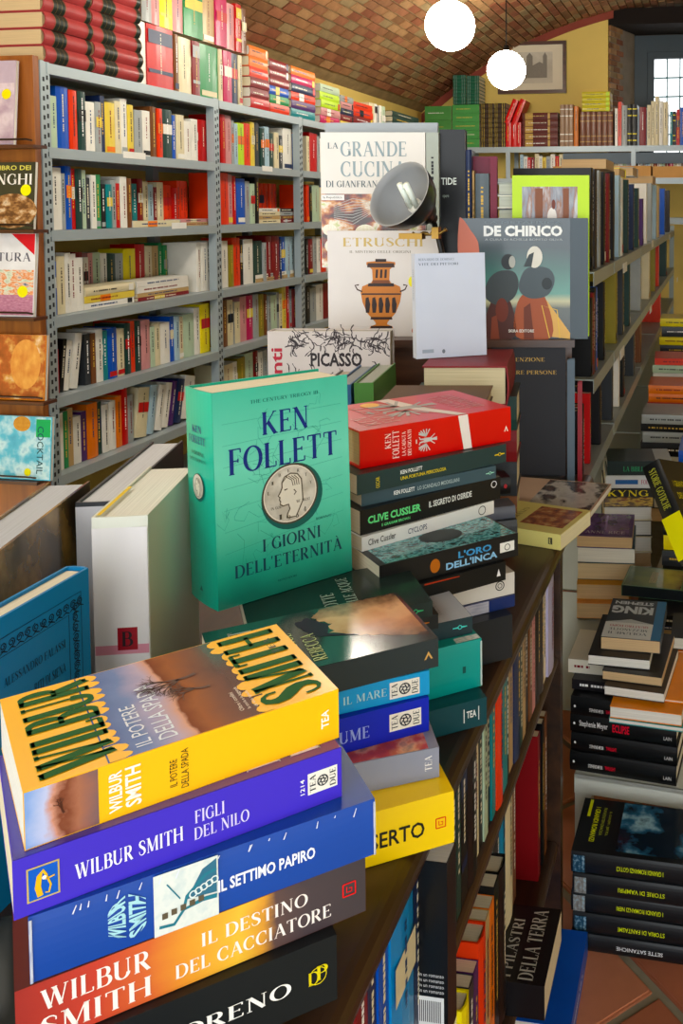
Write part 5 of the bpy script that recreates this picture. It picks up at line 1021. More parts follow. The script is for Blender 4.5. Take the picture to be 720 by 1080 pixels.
z -= T + .0004; T = .0345
d_ = pz(452, 735, z) - pz(357.8, 758.6, z); yw = math.degrees(math.atan2(d_.y, d_.x))
b = flatR((452, 735), yw, z, Book(.197, .125, T, M('1730b0', .35, .06, coat=.2), 'deep blue paperback ending in FIUME, third from top of second pile', False, 0, CREAM, G2)); r = b.root
text(r, b.SP, 'IL DIO DEL FIUME', H - .175, T * .28, .115, T * .34, '98a8e0', 'serif'); tea_box(b, H - .040, T * .26, .032, T * .5)
z -= T + .0004; T = .0297
d_ = pz(462.8, 787.8, z) - pz(369.5, 806.5, z); yw = math.degrees(math.atan2(d_.y, d_.x))
b = flatR((462.8, 787.8), yw, z, Book(.2, .128, T, M('8e93a4', .35, .05, coat=.2), 'grey lavender paperback with white publisher letters, fourth in second pile', False, 0, CREAM, G2)); r = b.root
text(r, b.SP, 'TEA', .2 - .014, T * .28, .007, T * .5, 'f0f0f0', 'serif', 1); quad(r, b.CV, .001, .01, .12, .11, RAMP([(0, '181818'), (.45, 'c84a20'), (.55, 'e8a070'), (.7, '20304a')], 'N', .6, 4), 'picture')
z -= T + .0004; T = z - ZT - .0006
d_ = pz(478.3, 834, z) - pz(396.7, 856, z); yw = math.degrees(math.atan2(d_.y, d_.x))
b = flatR((478.3, 834), yw, z, Book(.21, .135, T, M('f0cc14', .32, .04, coat=.25), 'bright yellow thick book with black DESERTO lettering on the bookcase edge', False, .001, CREAM, G2)); r = b.root
m = SP((396.7, 856), (478.3, 834), z); e_ = .21 - (m.H - m.u(447)); text(r, b.SP, 'CANTO DEL DESERTO', .008, T * .3, e_ - .008, T * .3, '1a1810', 'sans', 0, .015, .0004); red_logo(b, .21 - (m.H - m.u(459)), m.u(469) - m.u(459), T * .38, 'd83020')

# ---- third pile (behind the second), carrying the standing green hardcover
G3 = 'books of the third pile, under and beside the green hardcover'
z = .918
b = flatR((456, 634), 34, z, Book(.2, .13, .0175, M('1c2a28', .25, .08, coat=.4), 'dark green glossy paperback with green key emblem under the green hardcover', False, 0, CREAM, G3)); r = b.root
text(r, b.CV, 'NOTTE', .02, .1, .05, .016, 'a8b8ac', 'serif', 0, 0, .0005); text(r, b.CV, 'SULLE ACQUE', .02, .075, .09, .016, 'a8b8ac', 'serif', 0, 0, .0005)
def key(b, x, y, c, k=1):
    ring(b.root, b.SP, x, y, .0022 * k, .0009, c, 'emblem'); lines(b.root, b.SP, [[(x + .002 * k, y, .0022 * k), (x + .009 * k, y, .001 * k)], [(x - .009 * k, y, .0012), (x - .002 * k, y, .0018)]], c, 'emblem', .0005)
key(b, .18, .009, '3cb878')
z -= .0179
b = flatR((462, 647), 34, z, Book(.2, .13, .0175, M('14181a', .3, .08, coat=.3), 'black paperback with orange key emblem, second in third pile', False, 0, CREAM, G3)); key(b, .18, .009, 'c87a30')
z -= .0179
b = flatR((498, 650), 36, z, Book(.2, .13, .0205, M('22343a', .3, .06, coat=.3), 'dark paperback with pale grey cover and teal key emblem, third in third pile', False, 0, CREAM, G3)); key(b, .184, .0105, '58c8c0')
quad(b.root, b.CV, .0005, .0005, .129, .199, 'a4a8b0', 'printed_panel'); text(b.root, b.CV, 'KEN FOLLETT', .02, .03, .09, .012, '8a8e98', 'serif', 0, 0, .0005)
z -= .0209
b = flatR((507.5, 673), 38, z, Book(.215, .14, .058, M('1f938c', .32, .06, coat=.25), 'thick teal book with worn white corners, fourth in third pile', False, .002, CREAM, G3)); poly(b.root, b.SP, [(.19, .022), (.194, .022), (.194, .03), (.19, .03)], '14504c', 'emblem')
for u in (.2135,): quad(b.root, b.SP, u - .0008, .002, .002, .054, RAMP([(0, '1f938c'), (.5, 'b8d0cc'), (.8, 'eceae2')], 'N', .6, 6), 'worn_edge', .0004)
quad(b.root, b.CV, .001, .001, .012, .03, RAMP([(0, '1f938c'), (.5, 'd8e0dc'), (.8, 'eceae2')], 'N', .7, 6), 'worn_edge', .0004)
z -= .0584; T = z - ZT - .0006
b = flatR((513, 735), 36, z, Book(.2, .13, T, M('114048', .35, .06, coat=.2), 'dark teal paperback with small white label at the bottom of third pile', False, 0, CREAM, G3)); tx = .2 - .028
lines(b.root, b.SP, [[(tx, T * .25, .001), (tx, T * .75, .001)], [(tx + .018, T * .25, .001), (tx + .018, T * .75, .001)]], 'e0e4e0', 'emblem'); text(b.root, b.SP, 'TEA', tx + .003, T * .4, .012, T * .25, 'e0e4e0', 'sans', 0, .02)

# ---- the green hardcover standing on the third pile
zf = .9188; fa = pz(230, 645, zf); fb = pz(371, 608, zf); W = .170; T = .074; H = .246
GM = RAMP([(0, '34b89c'), (.35, '66d4b8'), (.6, '48c4a6'), (.85, '14a488'), (1, '0a7a66')], 'X', .1, 2.2, .28, .3, 3)
b = Book(H, W, T, M('16a68c', .3, .06, 4, coat=.3), 'large green hardcover with a silver coin on its cover, standing upright', True, .0025, 'e4dcc0')
stand_face(b, fa, V((math.cos(math.radians(53)), math.sin(math.radians(53)), 0)), 1.5); r = b.root
gq = quad(r, b.CV, .0004, .0004, W - .0008, H - .0008, GM, 'picture')
BLU = '1c2f78'
text(r, b.CV, 'THE CENTURY TRILOGY III', W * .26, H * .925, W * .5, H * .018, '1c6a60', 'serif', 0, 0, .0005)
text(r, b.CV, 'KEN', W * .34, H * .765, W * .34, H * .115, BLU, 'serif', 0, 0, .0006); text(r, b.CV, 'FOLLETT', W * .10, H * .61, W * .8, H * .12, BLU, 'serif', 0, 0, .0006)
text(r, b.CV, 'I GIORNI', W * .32, H * .215, W * .43, H * .062, '1c3f50', 'serif', 0, 0, .0006); text(r, b.CV, "DELL'ETERNITÀ", W * .12, H * .125, W * .8, H * .075, '1c3f50', 'serif', 0, 0, .0006)
text(r, b.CV, 'ROMANZO', W * .72, H * .305, W * .12, H * .012, '1c5a54', 'serif', 0, 0, .0006); text(r, b.CV, 'MONDADORI', W * .42, H * .055, W * .14, H * .011, '0c4a42', 'serif', 0, 0, .0006)
# fine map lines
mp2 = []
random.seed(11)
for k in range(26):
    x_, y_ = random.uniform(.03, .97) * W, random.uniform(.2, .9) * H; p = []
    for i in range(random.randint(4, 9)): p.append((x_, y_, .0004)); x_ = min(W * .98, max(.002, x_ + random.uniform(-.012, .014))); y_ += random.uniform(-.014, .014)
    mp2.append(p)
for k in range(7): mp2.append([(W * .06, H * (.25 + .1 * k), .0003), (W * .94, H * (.32 + .09 * k), .0003)])
lines(r, b.CV, mp2, '2c8a78', 'printed_map', .0005)
cx, cy, rr = W * .53, H * .465, .0355
SIL = RAMP([(0, '8a8478'), (.4, 'b8b2a4'), (.6, 'd4cec0'), (1, '8f887a')], 'N', .5, 3, .3, .3)
def coin(F, cx, cy, rr, e=.0006):
    poly(r, F, ell(cx + rr * .08, cy - rr * .1, rr * 1.1, rr * 1.1, 36), '1a5a54', 'coin_shadow_print', e); poly(r, F, ell(cx, cy, rr, rr, 40), SIL, 'coin_picture', e + .0002); ring(r, F, cx, cy, rr * .98, rr * .06, '4a463c', 'coin_picture', e + .0004, 40); ring(r, F, cx, cy, rr * .93, rr * .03, 'e4dece', 'coin_picture', e + .0005, 40)
    hd = [(-.16, -.78), (.18, -.80), (.44, -.30), (.42, .1), (.40, .42), (.26, .62), (.02, .68), (-.2, .6), (-.3, .42), (-.30, .25), (-.36, .12), (-.44, .0), (-.38, -.05), (-.4, -.14), (-.36, -.2), (-.38, -.28), (-.28, -.36), (-.08, -.34), (-.04, -.5), (-.12, -.64)]
    poly(r, F, [(cx + a * rr, cy + c * rr) for a, c in hd], 'd8d2c2', 'coin_head', e + .0006)
    lines(r, F, [[(cx + a * rr, cy + c * rr, rr * .045) for a, c in hd + hd[:1]], [(cx + rr * (-.3 + .1 * k), cy + rr * .4, rr * .03) if q == 0 else (cx + rr * (-.1 + .12 * k), cy + rr * .62, rr * .03) for k in (0,) for q in (0, 1)], [(cx + rr * -.22, cy + rr * .16, rr * .05), (cx + rr * -.1, cy + rr * .18, rr * .03)], [(cx + rr * .12, cy + rr * .12, rr * .04), (cx + rr * .2, cy + rr * .02, rr * .04), (cx + rr * .12, cy - rr * .06, rr * .04)]] + [[(cx + rr * (-.16 + .1 * k), cy + rr * .6, rr * .03), (cx + rr * (.05 + .08 * k), cy + rr * .45, rr * .03), (cx + rr * (.1 + .07 * k), cy + rr * .25, rr * .03)] for k in range(4)], '6a6254', 'coin_head', e + .0008)
coin(b.CV, cx, cy, rr)
for ch, a_ in zip('1964', (-118, -96, -74, -52)):
    text(r, b.CV, ch, cx + rr * .8 * math.cos(math.radians(a_)) - .002, cy + rr * .8 * math.sin(math.radians(a_)) - .003, .004, .006, '4a463c', 'serif', 0, 0, .0014)
text(r, b.CV, 'IN GOD', cx - rr * .7, cy - rr * .42, rr * .38, rr * .1, '5a5448', 'serif', 0, 0, .0014); text(r, b.CV, 'WE TRUST', cx + rr * .2, cy - rr * .36, rr * .5, rr * .1, '5a5448', 'serif', 0, 0, .0014)
for k, ch in enumerate('LIBERTY'):
    a_ = math.radians(168 - k * 25); text(r, b.CV, ch, cx + rr * .78 * math.cos(a_) - .0015, cy + rr * .78 * math.sin(a_) - .002, .003, .004, '5a5448', 'serif', 0, 0, .0014)
text(r, b.SV, 'KEN', T * .33, H * .80, T * .34, H * .035, BLU, 'serif', 0, 0, .0006); text(r, b.SV, 'FOLLETT', T * .2, H * .75, T * .6, H * .035, BLU, 'serif', 0, 0, .0006)
text(r, b.SV, 'I GIORNI', T * .28, H * .695, T * .44, H * .018, '14504c', 'serif', 0, 0, .0006); text(r, b.SV, "DELL'ETERNITÀ", T * .2, H * .665, T * .6, H * .018, '14504c', 'serif', 0, 0, .0006)
coin(b.SV, T * .5, H * .55, .0145); poly(r, b.SV, [(T * .44, H * .06), (T * .5, H * .085), (T * .56, H * .06)], '0c5a50', 'emblem', .0006)

# ---- fourth pile, red hardcover on top
G4 = 'books of the fourth pile, topped by the red hardcover'
z = 1.080; L, R = (379, 455), (538, 429); m = SP(L, R, z); T = .0500
b = flat2(L, R, z, lambda h: Book(h, .160, T, M('c4121a', .3, .05, coat=.3), 'thick red hardcover with silver eagle and white ribbon band, topping fourth pile', True, .001, 'c9b98c', G4)); r = b.root; H = m.H; W = .16
def eagle(F, cx, cy, k, c='c4c0bc', rot=0):
    ss = []
    for s in (-1, 1):
        for i in range(6):
            a = math.radians(100 - 26 * i); ss.append([(cx + s * .22 * k, cy + .1 * k, .06 * k), (cx + s * (.35 + .32 * math.cos(a * .8)) * k, cy + (.1 + .5 * math.sin(a)) * k, .07 * k)])
        ss.append([(cx + s * .06 * k, cy + .2 * k, .1 * k), (cx + s * .1 * k, cy + .5 * k, .09 * k), (cx + s * .24 * k, cy + .56 * k, .05 * k)]); ss.append([(cx + s * .08 * k, cy - .2 * k, .06 * k), (cx + s * .3 * k, cy - .5 * k, .05 * k)])
    ss += [[(cx, cy + .25 * k, .3 * k), (cx, cy - .3 * k, .22 * k)], [(cx, cy - .3 * k, .1 * k), (cx, cy - .65 * k, .22 * k)], [(cx - .12 * k, cy + .75 * k, .08 * k), (cx + .12 * k, cy + .75 * k, .08 * k)]]
    if rot: ss = [[(cx - (y - cy), cy + (x - cx), w_) for x, y, w_ in p] for p in ss]
    lines(r, F, ss, c, 'emblem', .0005)
x, w_ = m.box(405, 411.5); text(r, b.SP, 'KEN', x, T * .42, w_, T * .4, 'ecd8d0', 'serif', 1, 0, .0004); x, w_ = m.box(413, 420); text(r, b.SP, 'FOLLETT', x, T * .12, w_, T * .75, 'ecd8d0', 'serif', 1, 0, .0004)
x, w_ = m.box(423, 427); text(r, b.SP, 'LA CADUTA', x, T * .15, w_, T * .65, 'ecd8d0', 'serif', 1, 0, .0004); x, w_ = m.box(429, 433); text(r, b.SP, 'DEI GIGANTI', x, T * .13, w_, T * .7, 'ecd8d0', 'serif', 1, 0, .0004)
eagle(b.SP, m.u(450), T * .47, .023, rot=1)
x, w_ = m.box(485, 495); poly(r, b.SP, [(x - .004, T - .0005), (x + w_ - .004, T - .0005), (x + w_ + .003, .0005), (x + .005, .0005)], 'e4dcd4', 'ribbon_band', .0003); poly(r, b.CV, [(0.0005, H - x + .004), (.0005, H - x - w_ + .004), (.07, H - x - w_ + .03), (W - .001, H - x - w_ + .045), (W - .001, H - x + .05), (.07, H - x + .035)], 'd8ccc4', 'ribbon_band', .0004)
poly(r, b.SP, [(H - .012, T * .3), (H - .0085, T * .48), (H - .005, T * .3), (H - .0065, T * .3), (H - .0085, T * .4), (H - .0105, T * .3)], 'f0e8e0', 'emblem')
eagle(b.CV, W * .55, H * .52, .075, 'a8a4a0'); text(r, b.CV, 'KEN', .02, H * .82, .05, .024, 'c88a84', 'serif', 0, 0, .0005); text(r, b.CV, 'FOLLETT', .02, H * .7, .11, .024, 'c88a84', 'serif', 0, 0, .0005); text(r, b.CV, 'LA CADUTA', .03, H * .2, .1, .02, 'c88a84', 'serif', 0, 0, .0005); text(r, b.CV, 'DEI GIGANTI', .03, H * .1, .1, .02, 'c88a84', 'serif', 0, 0, .0005); poly(r, b.CV, ell(.135, H * .66, .014, .014), 'e8b020', 'sticker', .0006)
z -= T + .0005
def m4(L, R, T, col, lab, W=.13, H=None, c=False):
    global z, b, r, m
    m = SP(L, R, z); d_ = pz(*R, z) - pz(*L, z); yw = math.degrees(math.atan2(d_.y, d_.x))
    b = flatR(R, yw, z, Book(H or m.H, W, T, M(col, .3, .06, coat=.25), lab, c, 0, CREAM, G4)); r = b.root; z -= T + .0004; return b
def xx(p0, p1, H_=None): a, w_ = m.box(p0, p1); off = (b.H - m.H); return a + off, w_
T = .0265; m4((391.6, 498), (533.5, 468), T, '22383a', 'dark green paperback with yellow title, second in fourth pile', .14, m.H)
x, w_ = xx(422, 445); text(r, b.SP, 'KEN FOLLETT', x, T * .58, w_, T * .2, 'e4e8e4', 'sans', 0, .02); x, w_ = xx(422, 470); text(r, b.SP, 'UNA FORTUNA PERICOLOSA', x, T * .28, w_, T * .18, 'c8b83c', 'sans', 0, .02); x, w_ = xx(396, 400); text(r, b.SP, 'OSCAR', x, T * .15, w_, T * .55, 'c8b83c', 'sans', 1); key(b, b.H - .012, T * .5, 'e0c030')
T = .018; m4((381.2, 520), (522.7, 491), T, '3a4f58', 'slate blue paperback with white author name, third in fourth pile', .13)
x, w_ = xx(415, 437); text(r, b.SP, 'KEN FOLLETT', x, T * .35, w_, T * .32, 'e4e8e4', 'sans', 0, .02); x, w_ = xx(440, 484); text(r, b.SP, 'LO SCANDALO MODIGLIANI', x, T * .35, w_, T * .3, 'a8b8b8', 'sans'); key(b, b.H - .01, T * .5, '9ad0b8', .8)
T = .032; m4((379.6, 539), (527.5, 502.5), T, '131518', 'black paperback with bright green author lettering, fourth in fourth pile', .13)
x, w_ = xx(387.5, 443.5); text(r, b.SP, 'CLIVE CUSSLER', x, T * .38, w_, T * .32, '6ad084', 'sans', 0, .035); x, w_ = xx(452, 497); text(r, b.SP, 'IL SEGRETO DI OSIRIDE', x, T * .42, w_, T * .26, 'd8dcd8', 'sans', 0, .02); x, w_ = xx(402, 432); text(r, b.SP, 'E GRAHAM BROWN', x, T * .15, w_, T * .12, '6ad084', 'sans'); ring(r, b.SP, b.H - .012, T * .72, .0045, .001, 'e0e0e0')
T = .0185; m4((381.5, 567), (520.6, 528), T, 'd8d8d4', 'white paperback with black author name, fifth in fourth pile', .13)
x, w_ = xx(388, 417); text(r, b.SP, 'Clive Cussler', x, T * .3, w_, T * .45, '202020', 'serif' if 0 else 'sans'); x, w_ = xx(430, 450); text(r, b.SP, 'CYCLOPS', x, T * .3, w_, T * .4, '304058', 'sans'); x, w_ = xx(500, 516); ring(r, b.SP, x + w_ / 2, T * .5, .006, .0012, '303030')
T = .031; m4((400, 597), (546, 562), T, '17181a', 'black paperback with blue glowing title and teal cover, sixth in fourth pile', .135)
quad(r, b.CV, .002, .003, .13, b.H - .012, RAMP([(0, '10262a'), (.38, '1f5a60'), (.48, '7ac4c8'), (.55, '3a8a90'), (.7, '14343a')], 'N', .55, 14, .2, .6), 'picture'); poly(r, b.CV, ell(.05, .09, .022, .03), '0c1a1c', 'picture', .0004)
x, w_ = xx(483, 518); text(r, b.SP, "L'ORO", x, T * .52, w_, T * .3, '4a8fc0', 'sans', 0, .03); x, w_ = xx(470, 524); text(r, b.SP, "DELL'INCA", x, T * .15, w_, T * .3, '8ab8d8', 'sans', 0, .03); x, w_ = xx(527, 542); quad(r, b.SP, x, T * .3, w_, T * .42, 'dcdcd4', 'printed_panel'); ring(r, b.SP, x + w_ / 2, T * .5, .004, .001, '303030', 'emblem', .0005); x, w_ = xx(452, 465); poly(r, b.SP, ell(x + w_ / 2, T * .45, .007, .009), 'a8622a', 'emblem')
T = .025; m4((420, 622), (533, 592), T, '101214', 'black paperback with small white mark, seventh in fourth pile', .135, .2); poly(r, b.SP, [(.186, T * .3), (.192, T * .3), (.189, T * .7)], 'e0e0e0', 'emblem'); lines(r, b.SP, [[(.08, T * .9, .002), (.13, T * .86, .001)]], 'a83a20', 'picture')
T = .030; m4((455, 622), (542.3, 603), T, 'c8c4bc', 'off white paperback with black round stamp, eighth in fourth pile', .135, .16); ring(r, b.SP, .138, T * .5, .006, .0014, '2a2a2a'); ring(r, b.SP, .138, T * .5, .003, .001, '2a2a2a')
T = .016; m4((455, 648), (542.6, 627), T, '1d2c5c', 'dark blue and white paperback, ninth in fourth pile', .135, .15); quad(r, b.SP, .001, .0005, .11, T - .001, RAMP([(0, 'c8c8cc'), (.5, 'a8a8b4'), (1, '606478')], 'N', .5, 4), 'picture')
T = z - ZT - .0006; m4((458, 668), (540, 648), T, '202428', 'dark hardcover lying on the bookcase top at the bottom of fourth pile', .13, .125)
# black and grey books just behind the fourth pile, ends showing
for i, (px_, py_, zt_, T, c_, lab) in enumerate(((538, 503, .905, .03, '101012', 'black rounded book with red dot just behind the fourth pile'), (543, 533, .874, .022, '606470', 'grey book under the black rounded one behind the fourth pile'))):
    zt_ = .885 if i == 0 else .8545
    bq = Book(.12, .045, T, M(c_, .35, .06), lab, False, .003, CREAM); flatR((px_, py_), 28, zt_, bq)
    if i == 0: poly(bq.root, bq.SP, ell(.11, .015, .003, .004, 12), 'a82830', 'emblem', .0006)
bq = plain_book(.12, .045, .0314, 'K', 0); P_ = pz(545, 548, .832); d2 = V((math.cos(math.radians(28)), math.sin(math.radians(28)), 0)); O = P_ - d2 * .12; lay_book(bq, (O.x, O.y, .8006), 28); tag(bq, 'charcoal grey book under the grey one behind the fourth pile', 'book')
bq = plain_book(.12, .045, .0294, 'n', 0); lay_book(bq, (O.x - .005, O.y, .7706), 28); tag(bq, 'brown book at the bottom of the short pile behind the fourth pile', 'book')

# ---- light yellow paperback and magazine at the far corner of the bookcase
b = Book(.16, .142, .028, M('dcd48a', .4, .04, coat=.15), 'pale yellow paperback with a framed picture lying at the far bookcase corner', False, 0, 'e4deb8')
flatR((591, 564), -14, .7988, b); r = b.root
quad(r, b.CV, .03, .010, .098, .085, RAMP([(0, '4a2a1a'), (.4, '8a4a2a'), (.55, 'b8743c'), (.7, 'd8b070'), (1, '5a3020')], 'N', .6, 6), 'picture'); text(r, b.CV, 'ROMANZO', .03, .11, .08, .012, '8a7a40', 'serif')
quad(r, b.SP, .136, .008, .008, .012, '3a4030', 'printed_panel'); text(r, b.SP, 'E', .138, .0095, .004, .009, 'e0d890', 'serif', 0, 0, .0006)
b = Book(.27, .185, .012, M('b49a86', .35, .06, coat=.3), 'glossy magazine with a grey portrait lying behind the pale yellow paperback', False, 0, WHP); b.root.name = 'magazine'; b.root['category'] = 'magazine'
P = pz(540, 533, .783); d2 = V((math.cos(math.radians(-6)), math.sin(math.radians(-6)), 0)); b.put((P.x - .11, P.y + .017, .7708), d2, ZZ)
quad(b.root, b.CV, .004, .004, .177, .13, RAMP([(0, '8a8a88'), (.45, 'c0bcb8'), (.6, '3a3432'), (.75, '6a5248'), (1, 'b0a8a4')], 'N', .7, 3.5), 'picture'); text(b.root, b.CV, 'ALFREDO', .03, .2, .12, .022, '6a5a50', 'serif')

# ---- art books on the riser
GD = 'art books displayed on the wooden riser'
def slab(r0, f0, z, L, W, T, c_, lab, yaw=None, pg=CREAM, back=0, grp='large books lying flat under the display books'):
    """a lying book, spine toward the viewer unless back; r0, f0 = near left corner across and ahead of the viewer"""
    o = plain_book(L, W, T - .0006, c_, 0, pg, True); a = AL if yaw is None else AL + math.radians(yaw); X = V((math.cos(a), math.sin(a), 0)); Y = V((-X.y, X.x, 0)); P = hp(r0, f0, z + .0003)
    o.matrix_world = tfm(P + X * L + Y * W, -X, ZZ) if back else tfm(P, X, ZZ); tag(o, lab, 'book', grp); return o
for r0, L, nm in ((-.545, .275, 'left'), (-.265, .25, 'right')):
    for k in range(3): slab(r0, 2.09, ZR + .05 * k, L, .09, .05, 'KnB'[k], f'{COL["KnB"[k]][1]} large book, {ordn(k)} of the {nm} stack lying on the riser')
ZS = ZR + .1508
def face(px0, px1, f, z, H, T, mat, lab, hard=False, lean=0, turn=0, pg=WHP, yaw=0, grp=GD, dz=0):
    r0, r1 = (px0 - X0) * f / FPX, (px1 - X0) * f / FPX
    b = Book(H, r1 - r0, T, mat, lab, hard, 0, pg, grp); a = math.radians(yaw); stand_face(b, hp(r0, f, z), RT * math.cos(a) + HD * math.sin(a), lean, turn); return b
f = 2.155; b = face(344, 462, f, ZS, CAM.z + 90 * f / FPX - ZS, .02, M('9aa2a8', .45, .05, metal=.1), 'tall plain grey book standing behind the white cookbook', True)
f = 2.10; H = CAM.z + 80 * f / FPX - ZS; b = face(339, 449, f, ZS, H, .03, M('dedcd8', .4, .03, coat=.2), 'white cookbook with grey serif title and food photograph, behind the lamp'); r = b.root; W = b.W
text(r, b.CV, 'LA', W * .07, H * .88, W * .1, H * .045, '6a7880', 'serif'); text(r, b.CV, 'GRANDE', W * .19, H * .82, W * .63, H * .115, '8fa0a8', 'serif'); text(r, b.CV, 'CUCINA', W * .19, H * .67, W * .62, H * .12, '8fa0a8', 'serif'); text(r, b.CV, 'DI GIANFRANCO VISSANI', W * .05, H * .595, W * .92, H * .05, '5a666c', 'serif')
quad(r, b.CV, .0005, .002, W - .001, H * .54, RAMP([(0, '2a1c18'), (.38, '3c2620'), (.46, '8a3a20'), (.53, 'c88a4a'), (.6, 'e8e0d0'), (.68, 'a8b850'), (.78, '5a2a20')], 'N', .62, 4.5), 'picture'); quad(r, b.CV, .0006, H * .5, W * .22, H * .04, 'e8e8e8', 'printed_panel', .0004); text(r, b.CV, 'la Repubblica', W * .02, H * .508, W * .18, H * .022, '202428', 'sans', 0, 0, .0006)
for k in range(9): lines(r, b.CV, [[(W * .12, H * (.36 + .012 * k), .0012), (W * .3, H * (.32 + .024 * k), .0012), (W * .62, H * .47, .0012)]], 'b8b8b4', 'printed_whisk', .0006)
for (cx_, cy_, rr_, c_) in ((.13, .16, .1, 'e8e0c8'), (.3, .12, .09, 'd86a28'), (.42, .26, .1, 'c8d07a'), (.08, .28, .07, 'd89a80')): poly(r, b.CV, ell(W * cx_, H * cy_, W * rr_, H * rr_ * .6), RAMP([(0, c_), (.5, 'f0ead8'), (1, c_)], 'N', .5, 6), 'picture', .0005)
o = plain_book(H, .05, .0285, 'a4aca4', 0, WHP, False); o.matrix_world = tfm(hp((449.8 - X0) * f / FPX, f, ZS + H), -ZZ, RT); tag(o, 'grey green companion volume of the cookbook, spine turned to the viewer', 'book', GD)
f = 2.12; H = CAM.z + 83 * f / FPX - ZS; b = face(464, 491, f, ZS, H, .04, M('0a0c0e', .3, .08, coat=.2), 'large black book with white capitals standing behind the desk lamp', True)
text(b.root, b.CV, 'TIDE', b.W * .05, H * .60, b.W * .6, .016, 'd4dcd8', 'sans', 0, .02); text(b.root, b.CV, 'opere', b.W * .1, H * .5, b.W * .25, .008, '8a9890', 'sans')
def vb(px0, px1, top, f, c_, zb, lab, W=.07):
    T = (px1 - px0) * f / FPX - .001; H = CAM.z + (220 - top) * f / FPX - zb
    o = plain_book(H, W, T, c_, 0, CREAM, True); o.matrix_world = tfm(hp((px0 - X0) * f / FPX, f, zb + H), -ZZ, RT); tag(o, lab, 'book', GD)
vb(491.5, 498, 158, 2.10, 'B', ZS, 'navy blue book standing right of the large black one'); vb(498.2, 501, 180, 2.10, 'a', ZS, 'thin tan book standing right of the navy one'); vb(501.5, 516, 183, 2.10, '5a6670', ZS, 'slate grey book standing before the burgundy one')
o = face(517, 524, 2.10, ZS, CAM.z + 55 * 2.1 / FPX - ZS, .03, M('6e1230', .35, .06), 'tall burgundy book standing left of the lime green art book', True)
o = face(499, 517, 2.135, ZS, CAM.z + 55 * 2.135 / FPX - ZS, .02, M('6e1230', .35, .06), 'burgundy book filling the gap behind the slate grey one', True)
for k, (c_, T) in enumerate((('s', .03), ('k', .02), ('w', .03), ('s', .025), ('K', .03), ('w', .03), ('s', .03))): slab((524.8 - X0) * 2.1 / FPX, 2.1, ZS + sum((.03, .02, .03, .025, .03, .03, .03)[:k]), .10, .08, T, c_, f'{COL[c_][1]} book, {ordn(k)} from the bottom of the pile behind the lime book', None, 'c8ccc4', 1, 'grey paged books piled behind the lime green book')
# lime green art book
f = 2.06; H = CAM.z + 35 * f / FPX - ZR; b = face(540, 621, f, ZR, H, .02, M('b4d80c', .35, .03, coat=.2), 'lime green art book with an interior painting, standing behind the blue art book', True, 0, 0, WHP, -4); r = b.root; W = b.W
quad(r, b.CV, W * .13, H * .4, W * .72, H * .53, RAMP([(0, '6a4a3a'), (.3, '9aa0a8'), (.45, '787c88'), (.55, '8a5a3c'), (.7, 'b8bcc4'), (1, '5c4438')], 'N', .5, 3, stretch=(1, 3, 1)), 'picture')
quad(r, b.CV, W * .3, H * .7, W * .1, H * .22, '7a4a30', 'picture', .0004); quad(r, b.CV, W * .66, H * .7, W * .08, H * .22, '7a4a30', 'picture', .0004); poly(r, b.CV, ell(W * .52, H * .74, W * .06, H * .06), 'e4e0dc', 'picture', .0005); poly(r, b.CV, ell(W * .54, H * .82, W * .025, H * .03), '6a3020', 'picture', .0006)
# blue-grey art book
f = 2.0; H = 128 * f / FPX; b = face(484, 620, f, ZR + .0006, H, .018, M('45525c', .35, .05, coat=.25), 'slate blue art book with bold white title and two faceless figures', False, 0, 0, WHP); r = b.root; W = b.W
quad(r, b.CV, W * .0, .0005, W * .86, H - .001, RAMP([(0, '3a4448'), (.2, '5a6a5c'), (.33, 'b8b490'), (.42, '4a8478'), (.6, '3c6c68'), (.78, '3c4c54'), (1, '42505a')][::-1] if 0 else [(0, '42505a'), (.25, '3c4c54'), (.42, '3c6c68'), (.6, '4f9488'), (.68, 'c8c8a0'), (.74, '4a5450'), (1, '2c3438')], 'Z', .03, 2, .25, .3), 'picture', .0002)
# Generated axis runs head to foot on this cover
bpy.data.objects[r.children[-1].name].data.materials[0] = RAMP([(0, '42505a'), (.25, '3c4c54'), (.42, '3c6c68'), (.62, '4f9488'), (.68, 'b8b890'), (.74, '4a5450'), (1, '2c3438')], 'X', .03, 2, .25, .3)
text(r, b.CV, 'DE CHIRICO', W * .19, H * .85, W * .61, H * .09, 'e8ecec', 'sans', 0, .045, .0006); text(r, b.CV, 'LA METAFISICA', W * .2, H * .955, W * .6, H * .02, '6a7880', 'sans', 0, 0, .0006); text(r, b.CV, 'A CURA DI ACHILLE BONITO OLIVA', W * .2, H * .815, W * .6, H * .018, 'a8b0b4', 'sans', 0, 0, .0006)
def smooth(p, n=5):
    out = []; k = len(p)
    for i in range(k):
        a, b_, c, d = p[i - 1], p[i], p[(i + 1) % k], p[(i + 2) % k]
        for j in range(n):
            t = j / n; out.append(tuple(.5 * (2 * b_[q] + (c[q] - a[q]) * t + (2 * a[q] - 5 * b_[q] + 4 * c[q] - d[q]) * t * t + (3 * b_[q] - a[q] - 3 * c[q] + d[q]) * t ** 3) for q in (0, 1)))
    return out
def P_(pts, c_, e=.0005, nm='picture'): poly(r, b.CV, [(W * x, H * y) for x, y in pts], c_, nm, e)
P_(smooth([(0, .98), (.03, .99), (.06, .95), (.09, .9), (.13, .84), (.15, .78), (.14, .68), (0, .66)]), 'c87a68', .0004)
